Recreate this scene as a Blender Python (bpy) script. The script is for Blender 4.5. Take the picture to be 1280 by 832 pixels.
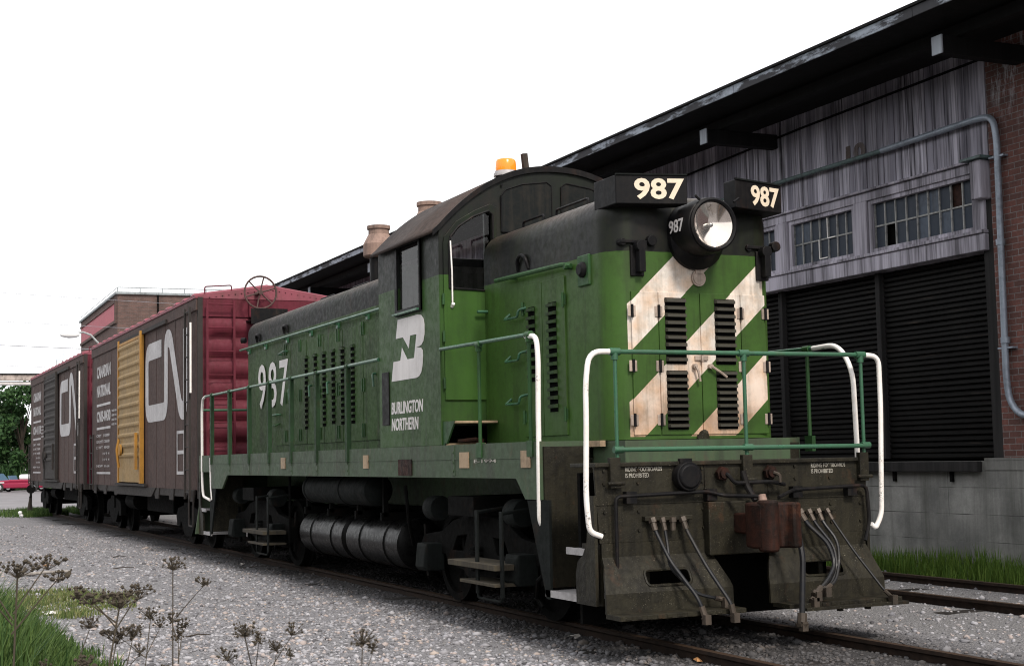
import bpy, bmesh, math, random
import numpy as np
from mathutils import Vector, Matrix, noise
from mathutils.geometry import tessellate_polygon
random.seed(7); rng = np.random.default_rng(11)
R = math.radians; PI = math.pi
sc = bpy.context.scene; COL = sc.collection
for o in list(bpy.data.objects): bpy.data.objects.remove(o)

# ------------------------------------------------------------------ camera
CAM = Vector((-7.09, -10.85, 1.6))
yaw, pitch, roll = R(24.597), R(4.9096), R(-1.173)
F = Vector((math.sin(yaw)*math.cos(pitch), math.cos(yaw)*math.cos(pitch), math.sin(pitch)))
R0 = Vector((math.cos(yaw), -math.sin(yaw), 0)); U0 = R0.cross(F)
RR = R0*math.cos(roll)+U0*math.sin(roll); UU = -R0*math.sin(roll)+U0*math.cos(roll)
cd = bpy.data.cameras.new('camera'); cam = bpy.data.objects.new('camera', cd); COL.objects.link(cam)
M3 = Matrix((RR, UU, -F)).transposed()
cam.matrix_world = Matrix.Translation(CAM) @ M3.to_4x4()
cd.sensor_width = 36; cd.lens = 1805.05/1280*36; cd.clip_start = .1; cd.clip_end = 3000
cd.dof.use_dof = True; cd.dof.focus_distance = 15.0; cd.dof.aperture_fstop = 11
sc.camera = cam

# ------------------------------------------------------------------ world, sun, exposure
w = bpy.data.worlds.new('World'); sc.world = w; w.use_nodes = True
nt = w.node_tree; bg = nt.nodes['Background']
SUN_EL, SUN_AZ = 44, 180          # azimuth clockwise from +Y
sky = nt.nodes.new('ShaderNodeTexSky'); sky.sky_type = 'NISHITA'; sky.sun_disc = False
sky.sun_elevation = R(SUN_EL); sky.sun_rotation = R(SUN_AZ); sky.dust_density = 5; sky.air_density = 1.5
mx = nt.nodes.new('ShaderNodeMix'); mx.data_type = 'RGBA'; mx.inputs[0].default_value = .9
tc = nt.nodes.new('ShaderNodeTexCoord'); nz = nt.nodes.new('ShaderNodeTexNoise'); nz.inputs['Scale'].default_value = 1.6; nz.inputs['Detail'].default_value = 4
cr = nt.nodes.new('ShaderNodeValToRGB')
cr.color_ramp.elements[0].position = .3; cr.color_ramp.elements[0].color = (11.0, 11.2, 11.8, 1)
cr.color_ramp.elements[1].position = .7; cr.color_ramp.elements[1].color = (13.2, 13.1, 13.0, 1)
nt.links.new(tc.outputs['Generated'], nz.inputs['Vector']); nt.links.new(nz.outputs['Fac'], cr.inputs[0])
nt.links.new(sky.outputs[0], mx.inputs[6]); nt.links.new(cr.outputs[0], mx.inputs[7]); nt.links.new(mx.outputs[2], bg.inputs[0])
bg.inputs[1].default_value = .10
sd = bpy.data.lights.new('sun', 'SUN'); sd.energy = 2.4; sd.angle = R(11); sd.color = (1, .93, .84)
sun = bpy.data.objects.new('sun', sd); COL.objects.link(sun)
sdir = Vector((math.sin(R(SUN_AZ))*math.cos(R(SUN_EL)), math.cos(R(SUN_AZ))*math.cos(R(SUN_EL)), math.sin(R(SUN_EL))))
sun.rotation_euler = sdir.to_track_quat('Z', 'Y').to_euler()
vs = sc.view_settings; vs.view_transform = 'Standard'; vs.look = 'None'; vs.gamma = 1; vs.exposure = .28; vs.use_curve_mapping = False
sc.render.engine = 'CYCLES'; sc.cycles.filter_width = 1.1
sc.cycles.max_bounces = 6; sc.cycles.transparent_max_bounces = 12

# ------------------------------------------------------------------ materials
class NG:
    def __init__(s, name):
        s.m = bpy.data.materials.new(name); s.m.use_nodes = True; s.t = s.m.node_tree
        s.b = s.t.nodes['Principled BSDF']
        s._pos = None
    def n(s, typ, **k):
        nd = s.t.nodes.new(typ)
        for a, v in k.items(): setattr(nd, a, v)
        return nd
    def l(s, a, b): s.t.links.new(a, b)
    def pos(s):
        if not s._pos: s._pos = s.n('ShaderNodeNewGeometry').outputs['Position']
        return s._pos
    def obj(s): return s.n('ShaderNodeTexCoord').outputs['Object']
    def noise(s, scale=(1, 1, 1), sc_=1, detail=4, rough=.55, src=None):
        mp = s.n('ShaderNodeMapping'); mp.inputs['Scale'].default_value = scale
        s.l(src or s.pos(), mp.inputs[0])
        t = s.n('ShaderNodeTexNoise'); t.inputs['Scale'].default_value = sc_; t.inputs['Detail'].default_value = detail; t.inputs['Roughness'].default_value = rough
        s.l(mp.outputs[0], t.inputs['Vector']); return t.outputs['Fac']
    def ramp(s, fac, a, b, ca=0., cb=1.):
        r = s.n('ShaderNodeMapRange'); r.clamp = True
        s.l(fac, r.inputs[0])
        for i, v in zip((1, 2, 3, 4), (a, b, ca, cb)): r.inputs[i].default_value = v
        return r.outputs[0]
    def math(s, op, a, b=None, clamp=False):
        m = s.n('ShaderNodeMath', operation=op, use_clamp=clamp)
        for i, v in enumerate((a, b)):
            if v is None: continue
            if isinstance(v, (int, float)): m.inputs[i].default_value = v
            else: s.l(v, m.inputs[i])
        return m.outputs[0]
    def mix(s, fac, a, b, mode='MIX'):
        m = s.n('ShaderNodeMix', data_type='RGBA', blend_type=mode)
        for i, v in ((0, fac), (6, a), (7, b)):
            if isinstance(v, (int, float)): m.inputs[i].default_value = v
            elif isinstance(v, (tuple, list)): m.inputs[i].default_value = (*v[:3], 1)
            else: s.l(v, m.inputs[i])
        return m.outputs[2]
    def xyz(s, src=None):
        x = s.n('ShaderNodeSeparateXYZ'); s.l(src or s.pos(), x.inputs[0]); return x.outputs
    def bump(s, h, strength=.3, dist=.02):
        b = s.n('ShaderNodeBump'); b.inputs['Strength'].default_value = strength; b.inputs['Distance'].default_value = dist
        s.l(h, b.inputs['Height']); s.l(b.outputs[0], s.b.inputs['Normal'])
    def out(s, col=None, rough=None, metal=None):
        for nm, v in (('Base Color', col), ('Roughness', rough), ('Metallic', metal)):
            if v is None: continue
            if isinstance(v, (int, float)): s.b.inputs[nm].default_value = v
            elif isinstance(v, (tuple, list)): s.b.inputs[nm].default_value = (*v[:3], 1)
            else: s.l(v, s.b.inputs[nm])
        return s.m

def grimy(name, col, rough=.55, metal=0., dirt=(.035, .03, .024), amount=.5, streak=.5, speck=.0, rust=0., bump=.15, hook=None, spec=.4):
    g = NG(name); base = col
    if hook: base = hook(g, col)
    big = g.noise((1, 1, 1), 1.7, 5)
    base = g.mix(g.ramp(big, .3, .7, 0, .35), base, (col[0]*.6, col[1]*.6, col[2]*.62) if not hook else dirt)
    st = g.noise((9, 9, .7), 1.0, 5, .6)
    base = g.mix(g.ramp(st, .50, .68, 0, streak), base, dirt)
    st2 = g.noise((26, 26, 1.1), 1.0, 3, .6)
    base = g.mix(g.math('MULTIPLY', g.ramp(st2, .56, .68, 0, streak*.8), g.ramp(big, .40, .60)), base, dirt)
    fi = g.noise((1, 1, 1), 14, 5, .7)
    base = g.mix(g.ramp(g.math('ADD', g.math('MULTIPLY', fi, .6), g.math('MULTIPLY', big, .4)), .47, .64, 0, amount), base, dirt)
    if rust > 0:
        rn = g.noise((1, 1, .6), 4.5, 6, .7)
        base = g.mix(g.ramp(rn, .58, .72, 0, rust), base, (.12, .05, .025))
    if speck > 0:
        sp = g.noise((1, 1, 1), 85, 4, .7); msk = g.ramp(g.noise((1, 1, 1), 2.6, 3), .42, .68, 0, speck)
        base = g.mix(g.math('MULTIPLY', g.ramp(sp, .62, .68), msk), base, (.30, .27, .20))
    rr = g.ramp(fi, .3, .7, max(.05, rough-.12), min(1, rough+.15))
    if bump: g.bump(g.math('ADD', fi, big), bump, .01)
    g.b.inputs['Specular IOR Level'].default_value = spec
    return g.out(base, rr, metal)

GREEN = (.050, .112, .022); BLACK = (.008, .008, .009)
def hood_hook(split, stripes=False, warp=0):
    def h(g, col):
        X, Y, Z = g.xyz(g.obj())
        base = col
        if stripes:
            u0 = g.math('SUBTRACT', Z, g.math('MULTIPLY', X, .92))   # diagonal bands
            u = g.math('ADD', u0, -1.408)
            f = g.math('FRACT', g.math('DIVIDE', u, .893))
            s1 = g.math('LESS_THAN', f, .498)
            gX, gY, gZ = g.xyz(g.n('ShaderNodeNewGeometry').outputs['Normal'])
            for c in (g.math('LESS_THAN', u0, 3.8), g.math('LESS_THAN', Y, .60), g.math('GREATER_THAN', X, -.73), g.math('LESS_THAN', X, .75), g.math('GREATER_THAN', Z, 1.76)):
                s1 = g.math('MULTIPLY', s1, c)
            tan = g.mix(g.ramp(g.noise((1, 1, 1), 5, 5), .42, .68), (.92, .84, .76), (.84, .62, .46))
            low = g.ramp(g.math('ADD', Z, g.math('MULTIPLY', g.noise((6, 6, 2), 1), .9)), 2.1, 3.1, 1, 0)
            tan = g.mix(g.math('MULTIPLY', low, .75), tan, (.60, .31, .15))
            base = g.mix(s1, base, tan)
        zz = g.math('ADD', Z, g.math('MULTIPLY', g.noise((1, 1, 1), 9, 2), .012))
        k = g.math('GREATER_THAN', zz, split)
        bl = g.mix(g.ramp(g.noise((2, 2, 2), 1.2, 6, .7), .5, .72, 0, .6), BLACK, (.028, .019, .015))
        nz_ = g.xyz(g.n('ShaderNodeNewGeometry').outputs['Normal'])[2]
        dust = g.math('MULTIPLY', g.ramp(nz_, .35, .9), g.ramp(g.noise((1, 1, 1), 2.2, 5, .6), .3, .6, .45, .95))
        bl = g.mix(dust, bl, (.085, .060, .050))
        return g.mix(k, base, bl)
    return h
M = {}
M['front_hood'] = grimy('hood_front_paint', GREEN, .42, spec=.18, amount=.25, streak=.35, hook=hood_hook(3.46, True), bump=.10, dirt=(.020, .026, .011))
M['rear_hood'] = grimy('hood_rear_paint', (.038, .084, .020), .55, spec=.14, amount=.4, streak=.55, hook=hood_hook(3.62), rust=.2, dirt=(.014, .020, .010))
M['cab'] = grimy('cab_paint', (.038, .090, .020), .48, spec=.2, amount=.25, streak=.35, hook=hood_hook(3.57), dirt=(.016, .024, .012), bump=.12)
M['louvre_green'] = grimy('louvre_green', (.026, .055, .018), .6, amount=.4, rust=.15, spec=.15)
M['door_green'] = grimy('cab_door_paint', (.047, .110, .022), .45, spec=.15, amount=.2, streak=.3, hook=hood_hook(3.57), dirt=(.02, .035, .014), bump=.10)
M['sill'] = grimy('sill_paint', (.056, .092, .046), .6, amount=.45, streak=.7, rust=.35, dirt=(.045, .05, .035))
M['green_part'] = grimy('green_hardware', (.032, .090, .030), .5, amount=.4, streak=.3, rust=.25, dirt=(.018, .02, .012), spec=.25)
M['post_green'] = grimy('post_green', (.028, .062, .028), .6, amount=.5, streak=.4, rust=.3, dirt=(.015, .018, .012), spec=.15)
M['rail_green'] = grimy('handrail_green', (.042, .13, .072), .32, amount=.25, streak=.2, rust=.2)
def white_rail():
    g = NG('handrail_white'); n1 = g.noise((1, 1, 1), 9, 4, .7); n2 = g.noise((1, 1, 1), 60, 3, .7)
    c = g.mix(g.ramp(n1, .45, .75, 0, .5), (.9, .86, .82), (.7, .6, .52))
    ch = g.math('MULTIPLY', g.ramp(n2, .54, .60), g.ramp(g.noise((1, 1, 1), 2.3, 2), .58, .68))
    c = g.mix(ch, c, (.03, .025, .02)); return g.out(c, .4)
M['rail_white'] = white_rail()
M['black'] = grimy('black_paint', (.007, .007, .008), .5, amount=.35, rust=.15, dirt=(.022, .019, .017), spec=.12)
M['roof_brown'] = grimy('cab_roof_paint', (.075, .056, .05), .85, amount=.5, rust=.3, dirt=(.03, .027, .025), spec=.2)
M['grime'] = grimy('greasy_steel', (.026, .023, .0145), .55, amount=.8, streak=.8, rust=.25, speck=.9, dirt=(.008, .007, .005), bump=.7, spec=.2)
M['under'] = grimy('underframe_black', (.007, .007, .0066), .8, amount=.5, rust=.1, dirt=(.004, .004, .004), spec=.04)
M['under_grey'] = grimy('underframe_grey', (.013, .0155, .0145), .75, amount=.6, rust=.1, dirt=(.006, .006, .006), spec=.08)
M['tank'] = grimy('oily_tank', (.004, .004, .004), .3, amount=.5, streak=.6, dirt=(.009, .009, .008), spec=.1)
M['rust'] = grimy('rusty_casting', (.040, .016, .011), .6, spec=.12, amount=.9, streak=.8, rust=.5, dirt=(.010, .008, .007), bump=.9)
M['stack'] = grimy('stack_rust', (.30, .20, .16), .75, amount=.45, rust=.3, dirt=(.06, .045, .04))
M['tan'] = grimy('tan_stripe', (.45, .32, .2), .6, amount=.4, streak=.3)
M['tread'] = grimy('step_tread', (.42, .4, .4), .45, amount=.4, streak=.1, speck=.3)
M['hose'] = grimy('rubber_hose', (.014, .015, .018), .42, amount=.3, spec=.3)
M['brass'] = grimy('hose_fitting', (.095, .074, .058), .45, metal=.3, amount=.6)
M['hinge'] = grimy('hinge_metal', (.5, .4, .33), .45, metal=.2, amount=.45, rust=.4)
M['letter_white'] = grimy('letter_white', (.78, .74, .72), .55, amount=.15, streak=.25, dirt=(.3, .27, .25), bump=0)
M['letter_cream'] = grimy('letter_cream', (.85, .72, .55), .5, amount=.1, streak=0, bump=0)
M['stencil'] = grimy('stencil_white', (.55, .52, .45), .6, amount=.7, streak=.5, bump=0)
M['car_side'] = grimy('boxcar_brown', (.095, .060, .052), .75, amount=.35, streak=.4, dirt=(.04, .034, .032), spec=.2)
M['car_white'] = grimy('boxcar_lettering', (.62, .60, .60), .7, amount=.3, streak=.3, dirt=(.2, .18, .17), bump=0, spec=.2)
M['car_red'] = grimy('boxcar_red', (.13, .020, .034), .65, spec=.2, amount=.35, streak=.4, rust=.2, dirt=(.06, .015, .015))
M['car_roof'] = grimy('boxcar_roof', (.26, .06, .085), .6, amount=.35, rust=.2, dirt=(.12, .05, .05))
M['car_dark'] = grimy('boxcar_door_brown', (.045, .039, .036), .75, amount=.4, streak=.4, dirt=(.03, .028, .026), spec=.2)
M['yellow'] = grimy('boxcar_yellow', (.46, .22, .03), .6, amount=.3, streak=.35, dirt=(.12, .08, .03))
M['yellow_pale'] = grimy('boxcar_door_panel', (.38, .24, .085), .65, amount=.4, streak=.45, dirt=(.12, .09, .05))

def wood(name, col, dark, scale=7.0, amt=.9, planks=None):
    g = NG(name)
    a = g.noise((scale, scale, .35), 1, 8, .65); b = g.noise((28, 28, .6), 1, 4, .6); big = g.noise((.6, .6, .25), 1, 4)
    v = g.math('ADD', g.math('MULTIPLY', a, .6), g.math('MULTIPLY', b, .4))
    c = g.mix(g.ramp(v, .40, .58, amt, 0), col, dark)
    c = g.mix(g.ramp(big, .45, .7, 0, .55), c, dark)
    if planks:
        X, Y, Z = g.xyz()
        id_ = g.math('FLOOR', g.math('DIVIDE', Y, planks))
        wn = g.n('ShaderNodeTexWhiteNoise', noise_dimensions='1D'); g.l(id_, wn.inputs['W'])
        c = g.mix(g.ramp(wn.outputs['Value'], .2, 1, 0, .8), c, (col[0]*.3, col[1]*.3, col[2]*.32))
    g.bump(v, .4, .01); g.b.inputs['Specular IOR Level'].default_value = .2
    return g.out(c, .85)
M['planks'] = wood('weathered_planks', (.62, .59, .68), (.045, .042, .05), planks=.135, amt=1.0)
M['beam_wood'] = wood('weathered_beam', (.50, .47, .54), (.08, .075, .085), 3)
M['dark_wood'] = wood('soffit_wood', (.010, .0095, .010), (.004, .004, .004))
M['fascia'] = wood('fascia_wood', (.33, .36, .40), (.03, .03, .034), 2.5)
M['beam_end'] = wood('pale_beam_end', (.50, .55, .60), (.30, .32, .36), 2.5)  # ends kept paler than the dark beam sides
M['door_black'] = grimy('roller_door_black', (.006, .0058, .0058), .65, amount=.5, streak=.2, speck=.25, rust=.12, dirt=(.012, .011, .01), bump=.2, spec=.12)
g = NG('fascia_peeling'); v = g.noise((2.5, 1.1, 5), 1, 6, .7)
c = g.mix(g.ramp(v, .46, .54), (.035, .035, .04), (.36, .40, .46)); c = g.mix(g.ramp(g.noise((1, 1, 1), 18, 4), .4, .7, 0, .4), c, (.05, .05, .055)); M['fascia'] = g.out(c, .85)
g = NG('roller_door_worn'); v = g.noise((1, .8, 24), 1, 6, .75)
c = g.mix(g.ramp(g.noise((1, 1, 1), 1.2, 4), .3, .7), (.0045, .0042, .0042), (.009, .0085, .008)); c = g.mix(g.ramp(v, .60, .70, 0, .8), c, (.06, .045, .036)); g.b.inputs['Specular IOR Level'].default_value = .12; M['door_black'] = g.out(c, .6)
M['pane'] = grimy('dusty_pane', (.042, .052, .070), .5, spec=.15, amount=.3, streak=.3, dirt=(.05, .055, .065), bump=0)
M['pane_light'] = grimy('pale_pane', (.085, .105, .14), .5, amount=.3, bump=0, spec=.2)
M['muntin'] = grimy('chipped_muntin', (.34, .34, .33), .7, amount=.8, streak=.5, dirt=(.07, .07, .07))
M['conduit'] = grimy('conduit_pipe', (.30, .34, .40), .4, metal=.3, amount=.4, streak=.2)
M['conduit_green'] = grimy('green_pipe', (.10, .15, .15), .5, amount=.4)

def concrete():
    g = NG('stained_concrete')
    X, Y, Z = g.xyz()
    a = g.noise((1, 1, 1), 1.1, 7, .65); st = g.noise((5, 5, .35), 1, 6, .65); f = g.noise((1, 1, 1), 25, 4)
    c = g.mix(g.ramp(a, .35, .68), (.15, .15, .145), (.36, .355, .335))
    c = g.mix(g.ramp(st, .46, .74, 0, .75), c, (.075, .075, .065))
    c = g.mix(g.ramp(g.math('ADD', Z, g.math('MULTIPLY', a, .5)), 1.35, 1.75, 0, .5), c, (.06, .058, .05))
    c = g.mix(g.ramp(f, .3, .7, 0, .25), c, (.1, .1, .09))
    # board-form lines
    fr = g.math('FRACT', g.math('DIVIDE', g.math('ADD', Z, .02), .36))
    ln = g.math('LESS_THAN', fr, .03)
    fy = g.math('LESS_THAN', g.math('FRACT', g.math('DIVIDE', Y, 2.44)), .005)
    ln = g.math('MAXIMUM', ln, fy)
    c = g.mix(g.math('MULTIPLY', ln, g.ramp(g.noise((1, 1, 1), 1.6, 2), .42, .6)), c, (.05, .05, .045))
    g.bump(g.math('SUBTRACT', g.math('ADD', a, g.math('MULTIPLY', f, .4)), g.math('MULTIPLY', ln, .6)), .4, .02)
    return g.out(c, .9)
M['concrete'] = concrete()

def brick(name, c1, c2, mort, sx=1.0, white=0., bw=.215, bh=.075):
    g = NG(name)
    X, Y, Z = g.xyz()
    cb = g.n('ShaderNodeCombineXYZ'); g.l(g.math('ADD', X, Y), cb.inputs[0]); g.l(Z, cb.inputs[1])
    b = g.n('ShaderNodeTexBrick'); b.inputs['Scale'].default_value = 1
    b.inputs['Brick Width'].default_value = bw*sx; b.inputs['Row Height'].default_value = bh*sx; b.inputs['Mortar Size'].default_value = .006*sx
    b.inputs['Mortar Smooth'].default_value = .2; b.inputs['Bias'].default_value = 0
    for i, c in ((1, c1), (2, c2), (3, mort)): b.inputs[i].default_value = (*c, 1)
    g.l(cb.outputs[0], b.inputs[0])
    c = g.mix(g.ramp(g.noise((1, 1, 1), .9, 6, .7), .45, .75, 0, .6), b.outputs[0], (.035, .03, .03))
    c = g.mix(g.ramp(g.noise((1, 1, 1), 22, 4), .3, .7, 0, .4), c, (.05, .03, .026))
    if white:
        hi = g.ramp(g.math('ADD', Z, g.noise((1, 1, .5), 1.2, 4)), 6.2, 7.1)
        wn = g.ramp(g.noise((9, 9, 2.2), 1.2, 6, .75), .5, .62)
        c = g.mix(g.math('MULTIPLY', g.math('MULTIPLY', hi, wn), white), c, (.4, .4, .42))
    g.bump(g.math('SUBTRACT', g.noise((1, 1, 1), 30, 3), b.outputs['Fac']), .5, .01)
    g.b.inputs['Specular IOR Level'].default_value = .2
    return g.out(c, .85)
M['brick'] = brick('red_brick', (.20, .085, .070), (.12, .060, .052), (.22, .205, .20), white=.9, bw=.22, bh=.082)
M['brick_far'] = brick('far_brick', (.17, .10, .085), (.11, .072, .062), (.16, .14, .13), 1.3)
M['panel_red'] = grimy('red_panel', (.44, .075, .10), .6, amount=.2, streak=.35, dirt=(.28, .05, .07), bump=0)
M['trim_grey'] = grimy('far_trim', (.30, .33, .34), .6, amount=.3, bump=0)

def glass(name, tint=(.9, .95, .95), refl=.12):
    m = bpy.data.materials.new(name); m.use_nodes = True; t = m.node_tree
    for n_ in list(t.nodes):
        if n_.type == 'BSDF_PRINCIPLED': t.nodes.remove(n_)
    tr = t.nodes.new('ShaderNodeBsdfTransparent'); tr.inputs[0].default_value = (*tint, 1)
    gl = t.nodes.new('ShaderNodeBsdfGlossy'); gl.inputs['Roughness'].default_value = .03
    fr = t.nodes.new('ShaderNodeLayerWeight'); fr.inputs[0].default_value = .5
    pw = t.nodes.new('ShaderNodeMath'); pw.operation = 'POWER'; pw.inputs[1].default_value = 6; t.links.new(fr.outputs['Facing'], pw.inputs[0])
    ad = t.nodes.new('ShaderNodeMath'); ad.operation = 'ADD'; ad.inputs[1].default_value = refl; t.links.new(pw.outputs[0], ad.inputs[0])
    ms = t.nodes.new('ShaderNodeMixShader'); t.links.new(ad.outputs[0], ms.inputs[0]); t.links.new(tr.outputs[0], ms.inputs[1]); t.links.new(gl.outputs[0], ms.inputs[2])
    t.links.new(ms.outputs[0], t.nodes['Material Output'].inputs[0]); return m
M['cab_glass'] = glass('cab_glass', (.85, .88, .88), .035)
M['lens'] = glass('lens_glass', (.97, .95, .93), .04)
def plain(name, col, rough=.5, metal=0, emit=None, es=0, spec=.5, trans=0):
    g = NG(name); g.out(col, rough, metal); g.b.inputs['Specular IOR Level'].default_value = spec
    if emit: g.b.inputs['Emission Color'].default_value = (*emit, 1); g.b.inputs['Emission Strength'].default_value = es
    if trans: g.b.inputs['Transmission Weight'].default_value = trans
    return g.m
M['mirror'] = plain('reflector_mirror', (.90, .84, .78), .1, 1)
M['bulb'] = plain('bulb_metal', (.3, .3, .3), .3, .8)
M['amber'] = plain('amber_lens', (.85, .24, .015), .2, 0, (1, .35, .03), .22)
M['void'] = plain('dark_void', (.004, .004, .004), 1, spec=.05)
M['interior'] = grimy('cab_interior', (.06, .065, .058), .8, amount=.3)
M['tie'] = wood('creosote_tie', (.035, .030, .027), (.012, .011, .010), 5)
def railmat():
    g = NG('rusty_rail'); n_ = g.noise((1, 1, 1), 12, 5)
    gX, gY, gZ = g.xyz(g.n('ShaderNodeNewGeometry').outputs['Normal'])
    top = g.math('GREATER_THAN', gZ, .9)
    c = g.mix(g.ramp(n_, .3, .7), (.016, .011, .009), (.035, .022, .016))
    c = g.mix(g.math('MULTIPLY', top, .75), c, (.10, .065, .045))
    g.b.inputs['Specular IOR Level'].default_value = .2
    return g.out(c, g.ramp(top, 0, 1, .9, .4), g.ramp(top, 0, 1, 0, .4))
M['rail'] = railmat()
def ground():
    g = NG('gravel_ground'); P = g.pos()
    v = g.n('ShaderNodeTexVoronoi'); v.inputs['Scale'].default_value = 34; g.l(P, v.inputs['Vector'])
    v2 = g.n('ShaderNodeTexVoronoi'); v2.inputs['Scale'].default_value = 75; g.l(P, v2.inputs['Vector'])
    rb = g.n('ShaderNodeSeparateColor'); g.l(v.outputs['Color'], rb.inputs[0])
    rb2 = g.n('ShaderNodeSeparateColor'); g.l(v2.outputs['Color'], rb2.inputs[0])
    c = g.mix(g.ramp(rb.outputs[0], 0, 1), (.165, .16, .17), (.36, .35, .37))
    c = g.mix(g.ramp(rb2.outputs[1], .82, .95, 0, .9), c, (.46, .44, .42))
    c = g.mix(g.ramp(rb2.outputs[0], .0, .35, .7, 0), c, (.05, .048, .048))
    X, Y, Z = g.xyz()
    big = g.noise((1, 1, 1), .35, 5, .6); mid = g.noise((1, 1, 1), 1.6, 5, .6)
    # packed finer dirt strip between the tracks and up the yard
    dn = g.math('ADD', g.math('MULTIPLY', big, .6), g.math('MULTIPLY', mid, .4))
    c = g.mix(g.ramp(dn, .42, .62, 0, .6), c, (.225, .22, .225))
    strip = g.math('MULTIPLY', g.ramp(X, 1.4, 2.2), g.ramp(X, 6.2, 6.6, 1, 0))
    c = g.mix(g.math('MULTIPLY', strip, .6), c, (.235, .23, .23))
    # darker track bed along the rails
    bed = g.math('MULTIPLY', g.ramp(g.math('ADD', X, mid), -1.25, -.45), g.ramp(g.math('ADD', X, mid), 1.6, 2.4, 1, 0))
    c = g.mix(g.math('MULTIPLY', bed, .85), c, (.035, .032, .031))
    h = g.math('ADD', g.math('MULTIPLY', v.outputs['Distance'], -1.2), g.math('MULTIPLY', v2.outputs['Distance'], -.5))
    g.bump(h, .9, .03); g.b.inputs['Specular IOR Level'].default_value = .15
    return g.out(c, .95)
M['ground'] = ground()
def stonemat(name='gravel_stone'):
    g = NG(name); r = g.n('ShaderNodeNewGeometry').outputs['Random Per Island']
    c = g.mix(g.ramp(r, 0, .8), (.075, .072, .078), (.42, .41, .43))
    c = g.mix(g.ramp(r, .955, .975), c, (.5, .47, .44))
    c = g.mix(g.ramp(r, .80, .84, 0, .5), c, (.30, .2, .14))
    c = g.mix(g.ramp(g.math('FRACT', g.math('MULTIPLY', r, 37)), .8, .9, 0, .5), c, (.3, .3, .33))
    X, Y, Z = g.xyz(); mid = g.noise((1, 1, 1), 1.6, 5, .6)
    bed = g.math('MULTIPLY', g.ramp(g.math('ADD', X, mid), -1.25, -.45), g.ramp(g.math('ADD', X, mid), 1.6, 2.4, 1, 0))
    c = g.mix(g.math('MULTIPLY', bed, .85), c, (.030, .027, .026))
    return g.out(c, .9)
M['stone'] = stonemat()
g = NG('lot_asphalt'); c = g.mix(g.ramp(g.noise((1, 1, 1), .5, 7, .7), .3, .7), (.14, .13, .14), (.23, .22, .225)); M['lot'] = g.out(c, .9)
def leafmat(name, a, b, tr=.25):
    g = NG(name); r = g.n('ShaderNodeNewGeometry').outputs['Random Per Island']
    c = g.mix(g.ramp(r, 0, 1), a, b); g.b.inputs['Specular IOR Level'].default_value = .2
    g.out(c, .65)
    t = g.t; ts = g.n('ShaderNodeBsdfTranslucent'); g.l(c, ts.inputs[0]); ms = g.n('ShaderNodeMixShader'); ms.inputs[0].default_value = tr
    g.l(g.b.outputs[0], ms.inputs[1]); g.l(ts.outputs[0], ms.inputs[2]); g.l(ms.outputs[0], t.nodes['Material Output'].inputs[0]); return g.m
M['leaf'] = leafmat('tree_leaf', (.022, .055, .022), (.06, .125, .04))
M['leaf2'] = leafmat('tree_leaf_light', (.03, .07, .03), (.09, .16, .06))
M['grass'] = leafmat('grass_blade', (.018, .052, .012), (.11, .17, .045))
M['grass_bright'] = leafmat('wall_grass_blade', (.05, .11, .015), (.13, .20, .035))
M['grass_dry'] = leafmat('dry_grass_blade', (.07, .12, .03), (.24, .24, .10))
M['weed'] = plain('dead_weed', (.065, .054, .040), .9, spec=.1)
M['bark'] = wood('bark', (.07, .055, .045), (.03, .025, .02), 5)
M['car_paint'] = plain('red_car_paint', (.26, .012, .045), .3)
M['car_white_paint'] = plain('white_vinyl', (.85, .85, .85), .5)
M['car_blue'] = plain('blue_car_paint', (.02, .035, .07), .35)
M['chrome'] = plain('chrome', (.8, .8, .8), .15, 1)
M['tyre'] = plain('tyre', (.02, .02, .02), .8)
M['carglass'] = plain('car_glass', (.12, .2, .3), .08)
M['pole'] = grimy('galvanised_pole', (.4, .42, .42), .5, amount=.2, bump=0)
M['wire'] = plain('wire_grey', (.25, .25, .28), .7)
M['paper'] = plain('paper_scrap', (.7, .66, .62), .9)
M['orange_leaf'] = plain('orange_scrap', (.5, .25, .1), .9)
M['drift'] = wood('grey_stick', (.4, .37, .34), (.14, .12, .11), 6)

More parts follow.
